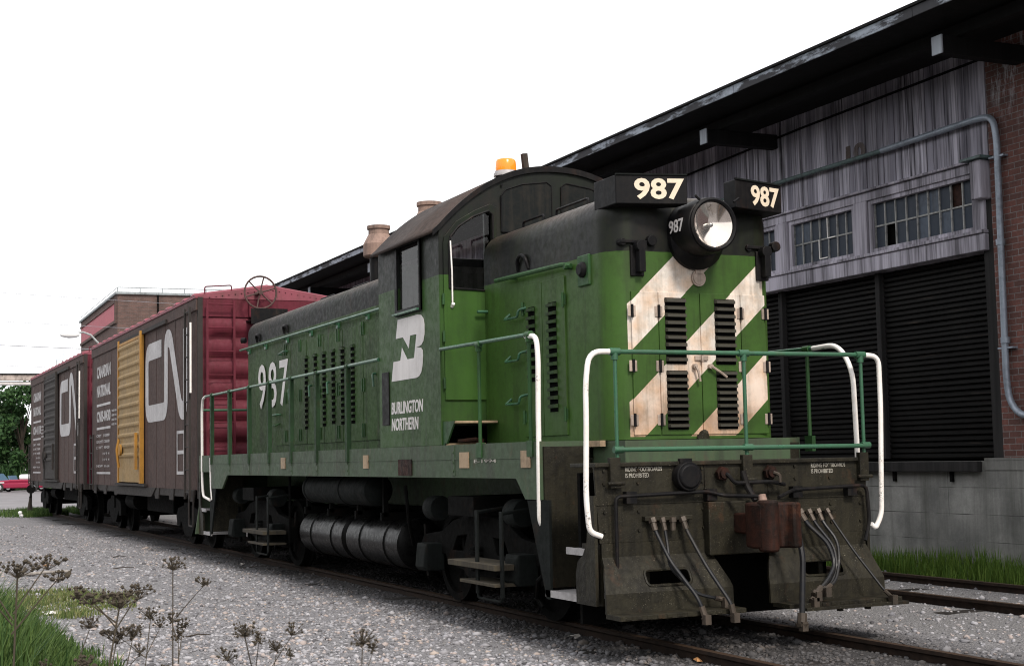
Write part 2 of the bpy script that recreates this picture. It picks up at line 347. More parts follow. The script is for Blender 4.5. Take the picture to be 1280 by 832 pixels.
# ------------------------------------------------------------------ mesh helpers
def fillet(pts, r, n=5):
    pts = [Vector(p) for p in pts]; out = [pts[0]]
    for i in range(1, len(pts)-1):
        a, b, c = pts[i-1], pts[i], pts[i+1]
        d1 = (a-b); d2 = (c-b); rr = min(r, d1.length*.49, d2.length*.49)
        p1 = b+d1.normalized()*rr; p2 = b+d2.normalized()*rr
        for k in range(n+1):
            t = k/n; out.append((1-t)**2*p1+2*t*(1-t)*b+t*t*p2)
    out.append(pts[-1]); return out
class MB:
    def __init__(s): s.v = []; s.f = []
    def add(s, vs_, fs):
        o = len(s.v); s.v += [tuple(v) for v in vs_]; s.f += [tuple(i+o for i in f) for f in fs]; return s
    def box(s, x0, x1, y0, y1, z0, z1, rot=None, piv=None):
        vs_ = [Vector((x, y, z)) for x in (x0, x1) for y in (y0, y1) for z in (z0, z1)]
        if rot:
            p = Vector(piv) if piv else Vector(((x0+x1)/2, (y0+y1)/2, (z0+z1)/2))
            vs_ = [rot @ (v-p)+p for v in vs_]
        return s.add(vs_, [(0, 1, 3, 2), (4, 6, 7, 5), (0, 4, 5, 1), (2, 3, 7, 6), (0, 2, 6, 4), (1, 5, 7, 3)])
    def cyl(s, p0, p1, r0, r1=None, n=16, cap=True):
        p0, p1 = Vector(p0), Vector(p1); r1 = r0 if r1 is None else r1
        d = (p1-p0).normalized(); a = d.orthogonal().normalized(); b = d.cross(a)
        vs_ = []
        for p, r in ((p0, r0), (p1, r1)):
            for k in range(n):
                t = 2*PI*k/n; vs_.append(p+a*(r*math.cos(t))+b*(r*math.sin(t)))
        fs = [(k, (k+1) % n, n+(k+1) % n, n+k) for k in range(n)]
        if cap: fs += [tuple(range(n-1, -1, -1)), tuple(range(n, 2*n))]
        return s.add(vs_, fs)
    def lathe(s, prof, c, axis='Z', n=24, cap=True):
        c = Vector(c); vs_ = []
        for r, h in prof:
            for k in range(n):
                t = 2*PI*k/n; a, b = r*math.cos(t), r*math.sin(t)
                vs_.append(c+Vector({'Z': (a, b, h), 'Y': (a, h, b), 'X': (h, a, b)}[axis]))
        fs = []
        for i in range(len(prof)-1):
            for k in range(n): fs.append((i*n+k, i*n+(k+1) % n, (i+1)*n+(k+1) % n, (i+1)*n+k))
        m = len(prof)-1
        if cap and prof[0][0] > 1e-4: fs.append(tuple(range(n-1, -1, -1)))
        if cap and prof[m][0] > 1e-4: fs.append(tuple(range(m*n, m*n+n)))
        return s.add(vs_, fs)
    def tube(s, pts, r, n=8, fil=0, cap=True, taper=None):
        P = fillet(pts, fil) if fil else [Vector(p) for p in pts]
        vs_ = []; a = None
        for i, p in enumerate(P):
            d = (P[min(i+1, len(P)-1)]-P[max(i-1, 0)]).normalized()
            if a is None: a = d.orthogonal().normalized()
            else: a = (a-d*a.dot(d)).normalized()
            b = d.cross(a); rr = r*(1-(1-taper)*i/(len(P)-1)) if taper else r
            for k in range(n):
                t = 2*PI*k/n; vs_.append(p+a*(rr*math.cos(t))+b*(rr*math.sin(t)))
        fs = []
        for i in range(len(P)-1):
            for k in range(n): fs.append((i*n+k, i*n+(k+1) % n, (i+1)*n+(k+1) % n, (i+1)*n+k))
        if cap: fs += [tuple(range(n-1, -1, -1)), tuple(range((len(P)-1)*n, len(P)*n))]
        return s.add(vs_, fs)
    def plate(s, plane, pts, at, th, holes=()):
        """plane 'side': pts (y,z) at x=at, thickness towards -x; 'front': (x,z) at y=at towards -y; 'top': (x,y) at z=at towards +z"""
        def m(p, d):
            return {'side': (at-d, p[0], p[1]), 'front': (p[0], at-d, p[1]), 'top': (p[0], p[1], at+d)}[plane]
        loops = [list(pts)]+[list(h) for h in holes]
        flat = [p for l in loops for p in l]
        tri = tessellate_polygon([[Vector((p[0], p[1], 0)) for p in l] for l in loops])
        n = len(flat); vs_ = [m(p, 0) for p in flat]+[m(p, th) for p in flat]
        fs = [tuple(t) for t in tri]+[tuple(i+n for i in reversed(t)) for t in tri]
        o = 0
        for l in loops:
            k = len(l)
            for i in range(k): j = (i+1) % k; fs.append((o+i, o+j, o+j+n, o+i+n))
            o += k
        return s.add(vs_, fs)
    def louvres(s, plane, u0, u1, v0, v1, n, at, out=.03, lo=.15):
        h = (v1-v0)/n
        for i in range(n):
            t = v0+h*(i+.92); b = v0+h*(i+lo)
            if plane == 'side': q = lambda u, v, d: (at-d, u, v)
            else: q = lambda u, v, d: (u, at-d, v)
            e = .012*(1 if u1 > u0 else -1)
            vs_ = [q(u0, t, 0), q(u1, t, 0), q(u0, b, 0), q(u1, b, 0), q(u0+e, b, out), q(u1-e, b, out), q(u0+e, b+.35*h, out*.95), q(u1-e, b+.35*h, out*.95)]
            s.add(vs_, [(0, 1, 7, 6), (6, 7, 5, 4), (4, 5, 3, 2), (0, 6, 4, 2), (1, 3, 5, 7)])
        return s
    def build(s, name, mat, parent=None, bevel=0, smooth=False, solid=0):
        me = bpy.data.meshes.new(name); me.from_pydata(s.v, [], s.f); me.update()
        bm = bmesh.new(); bm.from_mesh(me); bmesh.ops.recalc_face_normals(bm, faces=bm.faces); bm.to_mesh(me); bm.free()
        o = bpy.data.objects.new(name, me); COL.objects.link(o); me.materials.append(M[mat] if isinstance(mat, str) else mat)
        if parent: o.parent = parent
        if smooth: me.shade_smooth(); me.set_sharp_from_angle(angle=R(38))
        if solid: md = o.modifiers.new('solid', 'SOLIDIFY'); md.thickness = solid; md.offset = 0
        if bevel: md = o.modifiers.new('bevel', 'BEVEL'); md.width = bevel; md.segments = 2; md.limit_method = 'ANGLE'; md.angle_limit = R(40)
        return o
def tag(o, label=None, cat=None, group=None, kind=None):
    for k, v in (('label', label), ('category', cat), ('group', group), ('kind', kind)):
        if v: o[k] = v
    return o
def empty(name, loc=(0, 0, 0), rz=0):
    o = bpy.data.objects.new(name, None); COL.objects.link(o); o.location = loc; o.rotation_euler[2] = rz; o.empty_display_size = .3; return o
def text(name, s_, plane, box, at, mat, parent=None, bold=.02, shear=0, ext=.003, spacing=1.0):
    """writing filling box (u0,u1,v0,v1) on a plane; u is reading direction"""
    cu = bpy.data.curves.new(name, 'FONT'); cu.body = s_; cu.size = 1; cu.offset = bold; cu.shear = shear; cu.space_character = spacing; cu.resolution_u = 3
    to = bpy.data.objects.new(name, cu); COL.objects.link(to)
    dg = bpy.context.evaluated_depsgraph_get(); me = bpy.data.meshes.new_from_object(to.evaluated_get(dg)); bpy.data.objects.remove(to)
    vv = np.array([v.co[:] for v in me.vertices]); lo, hi = vv.min(0), vv.max(0)
    u0, u1, v0, v1 = box
    a = u0+(vv[:, 0]-lo[0])/(hi[0]-lo[0])*(u1-u0); b = v0+(vv[:, 1]-lo[1])/(hi[1]-lo[1])*(v1-v0)
    n = len(vv); faces = [tuple(p.vertices) for p in me.polygons]; mb = MB()
    def q(i, d): return {'side': (at-d, a[i], b[i]), 'front': (a[i], at-d, b[i])}[plane]
    edges = {}
    for f in faces:
        for i in range(len(f)):
            e = (f[i], f[(i+1) % len(f)]); edges[e] = 1
    fs = [tuple(i+n for i in f) for f in faces]+[tuple(reversed(f)) for f in faces]
    for (i, j) in edges:
        if (j, i) not in edges: fs.append((i, j, j+n, i+n))
    mb.add([q(i, 0) for i in range(n)]+[q(i, ext) for i in range(n)], fs)
    return mb.build(name, mat, parent)
def rounded_box(name, x0, x1, y0, y1, z0, z1, edges_fn, mat, parent):
    """edges_fn(mid, dir)-> radius"""
    bm = bmesh.new(); bmesh.ops.create_cube(bm, size=1)
    for v in bm.verts: v.co = Vector(((x0+x1)/2+v.co.x*(x1-x0), (y0+y1)/2+v.co.y*(y1-y0), (z0+z1)/2+v.co.z*(z1-z0)))
    groups = {}
    for e in bm.edges:
        m = (e.verts[0].co+e.verts[1].co)/2; d = (e.verts[1].co-e.verts[0].co).normalized(); r = edges_fn(m, d)
        if r: groups.setdefault(r, []).append(e)
    for r, es in groups.items():
        bmesh.ops.bevel(bm, geom=es, offset=r, segments=7, profile=.5, affect='EDGES', clamp_overlap=False)
    me = bpy.data.meshes.new(name); bm.to_mesh(me); bm.free(); me.materials.append(M[mat]); me.shade_smooth(); me.set_sharp_from_angle(angle=R(35))
    o = bpy.data.objects.new(name, me); COL.objects.link(o); o.parent = parent; return o
def copy_tree(o, parent=None):
    c = o.copy(); COL.objects.link(c); c.parent = parent
    for ch in list(o.children): copy_tree(ch, c)
    return c
GZ = -.10

# ------------------------------------------------------------------ ground
def ground_mesh():
    xs = np.concatenate([[-900, -300, -80, -30], np.arange(-14, 12, .22), [20, 60, 200, 900]])
    ys = np.concatenate([[-300, -60, -20], np.arange(-12, 45, .3), [60, 100, 200, 500, 1500]])
    mb = MB(); vs_ = []
    for y in ys:
        for x in xs:
            h = 0
            if -14 <= x < 12 and -12 <= y < 45:
                h = .05*(noise.noise(Vector((x*.35, y*.35, 0)))) + .025*noise.noise(Vector((x*1.7, y*1.7, 3)))
                if abs(x-.04) < 1.2 or abs(x-4.53) < 1.2: h *= .3
            vs_.append((x, y, GZ+h))
    nx = len(xs); fs = [(j*nx+i, j*nx+i+1, (j+1)*nx+i+1, (j+1)*nx+i) for j in range(len(ys)-1) for i in range(nx-1)]
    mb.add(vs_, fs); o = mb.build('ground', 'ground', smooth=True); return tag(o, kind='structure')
ground_mesh()
def gz(x, y):
    h = .05*(noise.noise(Vector((x*.35, y*.35, 0)))) + .025*noise.noise(Vector((x*1.7, y*1.7, 3)))
    if abs(x-.04) < 1.2 or abs(x-4.53) < 1.2: h *= .3
    return GZ+h
o = MB().add([(-60, 50, GZ+.03), (70, 50, GZ+.03), (70, 150, GZ+.03), (-60, 150, GZ+.03)], [(0, 1, 2, 3)]).build('road', 'lot'); tag(o, kind='structure')

def stones():
    ico = bmesh.new(); bmesh.ops.create_icosphere(ico, subdivisions=1, radius=1)
    bv = np.array([v.co[:] for v in ico.verts]); bf = np.array([[v.index for v in f.verts] for f in ico.faces]); ico.free()
    N = 90000; d = 9+36*rng.random(N)**1.6; az = rng.uniform(math.radians(-2), math.radians(48), N)
    x = CAM.x+np.sin(az)*d; y = CAM.y+np.cos(az)*d
    keep = (x < 6.5)
    sparse = ((x > 1.5) & (rng.random(N) > .35)); keep &= ~sparse
    keep &= (np.array([noise.noise(Vector((a*.5, b*.5, 9))) for a, b in zip(x, y)]) > -.28+.0*x) | (rng.random(N) < .5)
    x, y, d = x[keep], y[keep], d[keep]; N = len(x)
    s = rng.uniform(.007, .021, N)*(1+rng.random(N)**8*1.3)
    z = np.array([gz(a, b) for a, b in zip(x, y)])+s*.1
    ang = rng.uniform(0, 2*PI, N); ca, sa = np.cos(ang), np.sin(ang)
    V = bv[None]*(1+rng.uniform(-.3, .3, (N, len(bv), 1)))*s[:, None, None]*np.stack([rng.uniform(.8, 1.5, N), rng.uniform(.7, 1.2, N), rng.uniform(.45, .9, N)], 1)[:, None]
    X = V[..., 0]*ca[:, None]-V[..., 1]*sa[:, None]+x[:, None]; Y = V[..., 0]*sa[:, None]+V[..., 1]*ca[:, None]+y[:, None]; Z = V[..., 2]+z[:, None]
    P = np.stack([X, Y, Z], -1).reshape(-1, 3); Fc = (bf[None]+(np.arange(N)*len(bv))[:, None, None]).reshape(-1, 3)
    me = bpy.data.meshes.new('gravel'); me.vertices.add(len(P)); me.vertices.foreach_set('co', P.ravel().astype(np.float32))
    me.loops.add(Fc.size); me.loops.foreach_set('vertex_index', Fc.ravel().astype(np.int32)); me.polygons.add(len(Fc))
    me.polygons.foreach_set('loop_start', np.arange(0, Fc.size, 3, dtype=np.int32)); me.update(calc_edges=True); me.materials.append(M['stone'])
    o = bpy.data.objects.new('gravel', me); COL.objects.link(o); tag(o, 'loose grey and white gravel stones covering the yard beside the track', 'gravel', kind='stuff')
stones()

# ------------------------------------------------------------------ tracks
def track(x, y0, y1, label, ties=True, top=0.0, group=None):
    t = empty('railway_track', (x, 0, GZ)); tag(t, label, 'railway track', group)
    for sx in (-.75, .75):
        m = MB(); prof = [(-.035, 0), (.035, 0), (.036, -.03), (.012, -.045), (.010, -.12), (.065, -.145), (.065, -.16), (-.065, -.16), (-.065, -.145), (-.010, -.12), (-.012, -.045), (-.036, -.03)]
        vs_ = [(sx+a, yy, b-GZ+top) for yy in (y0, y1) for a, b in prof]; n = len(prof)
        m.add(vs_, [(i, (i+1) % n, n+(i+1) % n, n+i) for i in range(n)]+[tuple(range(n)), tuple(range(2*n-1, n-1, -1))]); m.build('rail', 'rail', t)
    m = MB(); y = y0+.2
    while y < min(y1, 60):
        a = random.uniform(-.04, .04); h = random.uniform(-.05, -.006)
        m.box(-1.3+a, 1.3+a, y, y+.22, -.15, h+.012); y += .55
    o = m.build('tie', 'tie', t, bevel=.01); o['kind'] = 'stuff'
    return t
track(.04, -14, 43.6, 'rusty track the green locomotive and the boxcars stand on', group=None)
track(4.53, -14, 60, 'empty rusty track beside the grass at the foot of the concrete wall')
if 0: pass

# ------------------------------------------------------------------ locomotive
LOCO = empty('locomotive', (.03, 0, 0))
tag(LOCO, 'green and black road switcher locomotive numbered 987 with white diagonal nose stripes', 'locomotive')
L = LOCO
# frame and deck
fr = MB()
for s in (-1, 1):
    pts = [(1.03, 1.74), (1.03, 1.21), (1.36, 1.21), (1.56, 1.40), (13.08, 1.40), (13.45, 1.17), (14.25, 1.17), (14.25, 1.74)]
    fr.plate('side', pts, -1.40 if s < 0 else 1.43, .03)
fr.build('side_sill', 'sill', L)
hb = MB()
for y in (3.1, 6.62, 7.95, 9.2, 10.4, 11.6, 12.9):
    for z in (1.66, 1.56, 1.47): hb.cyl((-1.43, y, z), (-1.445, y, z), .014, n=6)
    hb.box(-1.437, -1.43, y-.035, y+.035, 1.42, 1.73)
hb.box(-1.436, -1.43, 1.1, 14.2, 1.585, 1.60)
hb.build('rivet_strip', 'sill', L)
dk = MB(); dk.box(-1.40, 1.40, 1.03, 14.25, 1.69, 1.738); dk.box(-.88, .88, .42, 1.03, 1.53, 1.728)
dk.box(-.45, .45, 1.0, 14.2, .95, 1.69); dk.box(-1.3, 1.3, 1.2, 14.1, 1.58, 1.68)
dk.build('deck', 'sill', L)
for y0, y1 in ((9.72, 9.5), (6.0, 5.82), (2.92, 2.78-.1), (1.42, 1.22)):
    MB().box(-1.442, -1.431, min(y0, y1), max(y0, y1), 1.50, 1.66).build('reflector_patch', 'tan', L)
MB().box(-1.444, -1.431, 4.32, 4.75, 1.42, 1.60).build('dark_patch', 'rust', L)
text('stencilled_marks', 'E-1994', 'side', (2.55, 2.0, 1.55, 1.585), -1.433, 'stencil', L, .01)
MB().box(-.955, -.90, .75, 3.42, 1.68, 1.735).box(-1.405, -.955, 3.35, 3.4, 1.74, 1.76).build('tan_edge', 'tan', L)
# step wells each side, front and rear
def step_well(sx, yf):
    """yf maps distance from the end to y"""
    def B(m, x0, x1, a, b, z0, z1):
        ya, yb = yf(a), yf(b); m.box(min(sx*x0, sx*x1), max(sx*x0, sx*x1), min(ya, yb), max(ya, yb), z0, z1)
    m = MB(); B(m, .88, .93, .05, 1.03, .42, 1.53); B(m, .93, 1.4, 1.0, 1.03, .42, 1.69)
    m.build('step_well', 'grime', L)
    for z in (.40, .80):
        m = MB(); B(m, .93, 1.41, .08 if z > .5 else .3, .55 if z > .5 else .98, z-.03, z); B(m, 1.41, 1.425, .08 if z > .5 else .3, .55 if z > .5 else .98, z-.05, z+.01); m.build('step_tread', 'tread', L)
    at = -1.40 if sx < 0 else 1.43
    m = MB(); m.plate('side', [(yf(1.33), 1.2), (yf(.87), 1.21), (yf(.88), .33), (yf(.96), .33)], at, .025); m.build('step_hanger', 'under_grey', L)
    m = MB(); m.plate('side', [(yf(0), 1.26), (yf(.13), 1.26), (yf(.13), .98), (yf(.15), .86), (yf(.22), .76), (yf(.32), .70), (yf(.36), .60), (yf(.36), .34), (yf(0), .34)], at, .03); m.build('step_side', 'grime', L)
for sx in (-1, 1):
    step_well(sx, lambda a: a)
    step_well(sx, lambda a: 15.2-a if False else 15.25-a)
MB().cyl((-.93, .72, 1.40), (-.945, .72, 1.40), .10, n=20).build('cover_plate', 'under_grey', L, smooth=True)

# front end sheet with its flared pilot wings
es = MB()
es.plate('front', [(-1.42, 1.53), (1.42, 1.53), (1.40, .86), (.30, .86), (.30, 1.12), (-.30, 1.12), (-.30, .86), (-1.38, .86)], .03, .03)
es.box(-1.42, 1.42, -.03, .45, 1.50, 1.535)
ES = es.build('end_sheet', 'grime', L, bevel=.006)
sm = MB()
for x in (-1.33, -1.0, -.36, .36, .62, 1.0, 1.33):
    for z in (1.47, 1.36, 1.12, .96): sm.cyl((x, .0, z), (x, -.014, z), .014, n=6)
sm.box(-1.41, 1.41, -.008, 0, 1.18, 1.19); sm.box(-.335, -.325, -.008, 0, .88, 1.5); sm.box(.325, .335, -.008, 0, .88, 1.5); sm.build('weld_seam', 'grime', ES)
def pilot_wing(s):
    # grid (u across, w down the section) bent: vertical, sloped, vertical lip, foot board
    secs = [(.0, .86), (.0, .74), (-.06, .66), (-.075, .62), (-.145, .50), (-.17, .45), (-.175, .29)]
    m = MB()
    outer = {0: 1.37, 1: 1.37, 2: 1.38, 3: 1.39, 4: 1.42, 5: 1.43, 6: 1.43}
    inner = {0: .30, 1: .30, 2: .27, 3: .25, 4: .20, 5: .19, 6: .19}
    slot = (.58, 1.02)
    cols = 7; grid = []
    for i, (y, z) in enumerate(secs):
        a, b = inner[i], outer[i]; us = [a, (a+slot[0])/2, slot[0], (slot[0]+slot[1])/2, slot[1], (slot[1]+b)/2, b]
        grid.append([(s*u, y, z) for u in us])
    vs_ = [p for row in grid for p in row]; fs = []
    for i in range(len(secs)-1):
        for j in range(cols-1):
            if i == 3 and j in (2, 3): continue
            fs.append((i*cols+j, i*cols+j+1, (i+1)*cols+j+1, (i+1)*cols+j))
    m.add(vs_, fs)
    o = m.build('pilot_wing', 'grime', L, solid=.025)
    rim = MB(); y1, z1, y2, z2 = -.088, .625, -.16, .50
    a, b = s*slot[0], s*slot[1]
    c = [(a, y1, z1), (b, y1, z1), (b, y2, z2), (a, y2, z2), (a, y1, z1)]
    c = [((c[0][0]+c[1][0])/2, y1, z1)]+c[1:4]+[c[0]]+[((c[0][0]+c[1][0])/2, y1, z1)]
    rim.tube(c, .013, 6, fil=.05); rim.build('slot_rim', 'grime', o, smooth=True)
    m = MB(); x0, x1 = (.22, 1.43)
    m.box(min(s*x0, s*x1), max(s*x0, s*x1), -.42, -.17, .255, .295)
    for k in range(12):
        u = x0+.08+k*(x1-x0-.16)/11; m.box(s*u-.025, s*u+.025, -.425, -.42, .262, .29)
    if s > 0: m.box(.34, 1.44, -.50, -.40, .235, .262); m.cyl((1.1, -.35, .2), (1.1, -.35, .26), .03, n=8); m.cyl((.8, -.35, .2), (.8, -.35, .26), .03, n=8)
    m.build('footboard', 'grime', L, bevel=.006)
    m = MB(); m.box(min(s*1.35, s*1.37), max(s*1.35, s*1.37), 0, .35, .34, .85); m.build('wing_side', 'grime', L)
for s in (-1, 1): pilot_wing(s)
dk2 = MB(); dk2.box(-1.30, 1.30, .5, .55, .14, 1.45); dk2.build('backing_sheet', 'under', L)  # black sheet, made low so the void between the wings reads dark
# inner inset sheets behind coupler
cp = MB(); cp.box(-.36, .36, -.10, .03, .72, 1.18); cp.build('coupler_pocket', 'grime', L, bevel=.01)
# coupler
ck = MB(); ck.box(-.10, .10, -.45, .1, .90, 1.06)
def knuck(m, s=1, y0=-.40):
    out = [(-.17, 0), (-.17, -.16), (-.24, -.20), (-.24, -.33), (-.12, -.36), (-.08, -.28), (.0, -.26), (.05, -.33), (.16, -.36), (.25, -.30), (.27, -.14), (.20, .0), (.1, .06), (-.1, .06)]
    m.plate('top', [(a*s, y0+b) for a, b in out], .82, .31)
knuck(ck, -1)
ck.cyl((-.15, -.68, .80), (-.15, -.68, 1.15), .10, n=20); ck.cyl((.17, -.70, .86), (.17, -.70, 1.10), .05, n=12)
ck.v = [(x*.78-.03, y, .985+(z-.975)*(1.22 if y < -.3 else 1)) for x, y, z in ck.v]
CP = ck.build('coupler', 'rust', L, bevel=.02, smooth=True)
MB().cyl((-.03, -.45, 1.14), (-.03, -.43, 1.24), .045, .03, n=10).build('lock_lifter', 'stack', CP, smooth=True)
m = MB(); m.tube([(-1.25, -.06, .62), (-1.25, -.06, 1.25), (-.35, -.07, 1.27), (-.2, -.1, 1.23), (.02, -.42, 1.22)], .017, 8, fil=.05)
m.tube([(.3, -.2, 1.2), (.55, -.07, 1.26), (1.36, -.07, 1.28), (1.38, -.07, .95), (1.30, -.1, .78)], .017, 8, fil=.07)
for x in (-1.1, -.3, .6, 1.2): m.box(x-.05, x+.05, -.07, 0, 1.19, 1.29)
m.build('cut_lever', 'black', L, smooth=True)
m = MB(); m.tube([(-.16, -.02, 1.42), (-.16, -.1, 1.42), (-.10, -.12, 1.335), (.28, -.12, 1.34), (.45, -.08, 1.31)], .018, 8, fil=.04)
m.tube([(.0, -.1, 1.44), (.03, -.12, 1.30), (.06, -.2, 1.18)], .028, 8, fil=.03); m.build('air_pipe', 'black', L, smooth=True)
for x in (-.17, .33):
    MB().cyl((x, 0, 1.42), (x, -.09, 1.42), .045, n=12).cyl((x, -.02, 1.42), (x, -.06, 1.42), .065, n=6).build('pipe_stub', 'rust', L, smooth=True)
m = MB(); m.tube([(.33, -.09, 1.42), (.38, -.12, 1.40), (.38, -.12, 1.33)], .014, 6, fil=.03); m.build('angle_cock', 'brass', L, smooth=True)
MB().cyl((-.54, 0, 1.405), (-.54, -.10, 1.405), .125, n=20).cyl((-.54, -.10, 1.405), (-.54, -.12, 1.405), .11, .095, n=20).box(-.60, -.48, -.05, 0, 1.5, 1.56).build('jumper_receptacle', 'black', L, smooth=True, bevel=.006)
text('stencil_notice', 'RIDING FOOTBOARDS\nIS PROHIBITED', 'front', (-1.12, -.76, 1.405, 1.495), -.001, 'stencil', L, .0)
text('stencil_notice', 'RIDING FOOTBOARDS\nIS PROHIBITED', 'front', (.80, 1.18, 1.40, 1.49), -.001, 'stencil', L, .0)
# brackets bolted under rail posts
for x in (-1.24, .09, 1.36):
    MB().box(x-.05, x+.05, -.055, 0, 1.32, 1.58).cyl((x-.08, -.06, 1.36), (x+.08, -.06, 1.36), .018, n=6).build('post_bracket', 'grime', L, bevel=.005)
# MU hoses
def hose(pts, r=.017, mat='hose', glad=True):
    m = MB(); m.tube(pts, r, 8, fil=.08); h = m.build('air_hose', mat, L, smooth=True)
    f = MB(); p0, p1 = Vector(pts[0]), Vector(pts[1]); d = (p1-p0).normalized(); f.cyl(p0, p0+d*.09, r*1.5, n=8); f.cyl(p0-d*.02, p0+d*.02, r*2.1, n=6)
    if glad:
        f.build('hose_fitting', 'brass', h, smooth=True); f = MB()
        q0, q1 = Vector(pts[-2]), Vector(pts[-1]); d = (q1-q0).normalized(); f.cyl(q1-d*.09, q1, r*1.6, n=8); f.cyl(q1, q1+d*.03, r*2.4, r*1.9, n=8)
        f.box(q1.x-.028, q1.x+.028, q1.y-.05, q1.y+.01, q1.z-.06, q1.z+.02)
    f.build('hose_coupling' if glad else 'hose_fitting', 'brass', h, smooth=True)
MB().box(-.97, -.50, -.06, 0, 1.035, 1.075).build('hose_manifold', 'grime', L, bevel=.006)
hose([(-.90, -.06, 1.04), (-.89, -.09, .95), (-.82, -.2, .70), (-.70, -.44, .40), (-.66, -.47, .25)])
hose([(-.80, -.06, 1.04), (-.79, -.08, .95), (-.79, -.12, .80), (-.83, -.2, .65), (-.62, -.28, .42), (-.36, -.3, .36)], .014)
hose([(-.70, -.06, 1.04), (-.70, -.06, .96)], .016, glad=False)
hose([(-.60, -.06, 1.04), (-.58, -.09, .94), (-.50, -.25, .65), (-.40, -.46, .35), (-.38, -.47, .25)])
MB().box(.55, 1.02, -.06, 0, 1.06, 1.10).build('hose_manifold', 'grime', L, bevel=.006)
hose([(.62, -.06, 1.06), (.66, -.10, .96), (.80, -.22, .78), (.82, -.28, .60), (.68, -.36, .48), (.50, -.42, .37)], .02)
hose([(.72, -.06, 1.06), (.75, -.10, .96), (.86, -.22, .75), (.84, -.28, .55), (.66, -.38, .40), (.47, -.42, .32)], .015)
hose([(.82, -.06, 1.06), (.84, -.10, .96), (.90, -.22, .80), (.88, -.26, .62), (.76, -.36, .46), (.60, -.42, .40)], .015)
hose([(.92, -.06, 1.06), (.95, -.10, .97), (1.06, -.24, .70), (1.22, -.44, .36), (1.28, -.46, .30)], .012)
hose([(.34, -.25, 1.0), (.345, -.40, .90), (.34, -.47, .70), (.30, -.50, .42), (.27, -.52, .14)], .026)
m = MB(); m.tube([(.55, -.12, 1.0), (.57, -.14, .9), (.56, -.13, .78)], .012, 6); m.build('chain', 'under_grey', L)

# handrails
def rail(name, pts, mat='rail_green', r=.021, fil=.06, par=L): return MB().tube(pts, r, 10, fil=fil).build(name, mat, par, smooth=True)
def tee(m, p, ax='x', r=.033):
    p = Vector(p); a = Vector((1, 0, 0)) if ax == 'x' else Vector((0, 1, 0))
    m.cyl(p-a*.05, p+a*.05, r, n=10); m.cyl(p-Vector((0, 0, .07)), p, r*.95, n=10)
H = rail('front_handrail', [(-1.22, -.02, 2.48), (1.40, -.02, 2.48)])
rail('white_handrail_end', [(-1.20, -.02, 2.48), (-1.45, -.02, 2.48), (-1.49, -.02, 2.2), (-1.49, -.02, 1.9), (-1.50, 0, 1.25), (-1.475, 0, .96), (-1.36, 0, .92)], 'rail_white', .024, .12, H)
rail('white_handrail_end', [(1.40, -.02, 2.48), (1.60, -.02, 2.47), (1.60, -.02, 2.0), (1.575, 0, 1.0), (1.50, 0, .88), (1.45, 0, .92)], 'rail_white', .024, .1, H)
rail('lower_rail', [(-1.24, -.06, 1.645), (1.42, -.06, 1.64)], r=.021, fil=0)
pm = MB()
for x in (-1.205, .10, 1.385):
    pm = MB(); pm.cyl((x, -.025, 1.45), (x, -.025, 2.48), .017, n=10); tee(pm, (x, -.02, 2.48)); pm.cyl((x-.045, -.05, 1.645), (x+.045, -.05, 1.645), .03, n=10)
    pm.build('handrail_post', 'rail_green', L, smooth=True)
for s in (-1, 1):
    x = s*1.425
    zt = 2.73 if s < 0 else 2.60
    H = rail('side_handrail', [(x, 3.43, zt+.03), (x, 1.2 if s < 0 else .55, zt)])
    if s < 0:
        rail('white_handrail_end', [(x, 1.28, 2.715), (x, 1.06, 2.705), (x, 1.03, 2.5), (x, 1.05, 2.0), (x, 1.07, 1.0), (x+.09, 1.07, .91)], 'rail_white', .025, .09, H)
    else:
        rail('white_handrail_end', [(x, .75, zt), (x, .35, zt+.01), (x-.02, .12, 2.35), (x-.02, .10, 1.6), (x-.02, .10, .95)], 'rail_white', .024, .16, H)
    for y in (2.4, 1.22) if s < 0 else (2.6, .85):
        m = MB(); m.cyl((x, y, 1.6), (x, y, zt), .019, n=8); tee(m, (x, y, zt), 'y'); m.box(x-.02, x+.02, y-.06, y+.06, 1.6, 1.75); m.build('handrail_post', 'green_part', L, smooth=True)
    # rear walkway
    H = rail('side_handrail', [(x, 5.42, 2.79), (x, 14.75, 2.78)], r=.022)
    rail('white_handrail_end', [(x, 14.7, 2.78), (x, 14.93, 2.75), (x, 15.0, 2.55), (x, 14.98, 1.3), (x, 14.9, 1.02), (x+.02*s, 14.3, .97)], 'rail_white', .024, .12, H)
    rail('grab_iron', [(x, 14.22, .97), (x, 14.30, 1.2), (x, 14.34, 1.7)], 'rail_white', .018)
    for y in (6.62, 7.95, 9.2, 10.4, 11.6, 12.9, 14.2):
        m = MB(); m.box(x-.03, x+.03, y-.04, y+.04, 1.58, 2.76); m.cyl((x, y-.05, 2.785), (x, y+.05, 2.785), .034, n=10); m.build('handrail_post', 'post_green', L, bevel=.003)
rail('rear_handrail', [(-1.42, 15.0, 2.55), (-1.0, 15.02, 2.55), (1.0, 15.02, 2.55), (1.42, 15.0, 2.55)])
# rear end sheet
m = MB(); m.plate('front', [(-1.42, 1.72), (1.42, 1.72), (1.42, .9), (1.5, .35), (.3, .35), (.3, 1.1), (-.3, 1.1), (-.3, .35), (-1.5, .35), (-1.42, .9)], 15.24, .03); m.box(-1.42, 1.42, 14.25, 15.2, 1.70, 1.738)
m.box(-1.43, -1.40, 14.25, 15.2, 1.45, 1.74); m.box(1.40, 1.43, 14.25, 15.2, 1.45, 1.74); m.build('rear_end_sheet', 'sill', L)

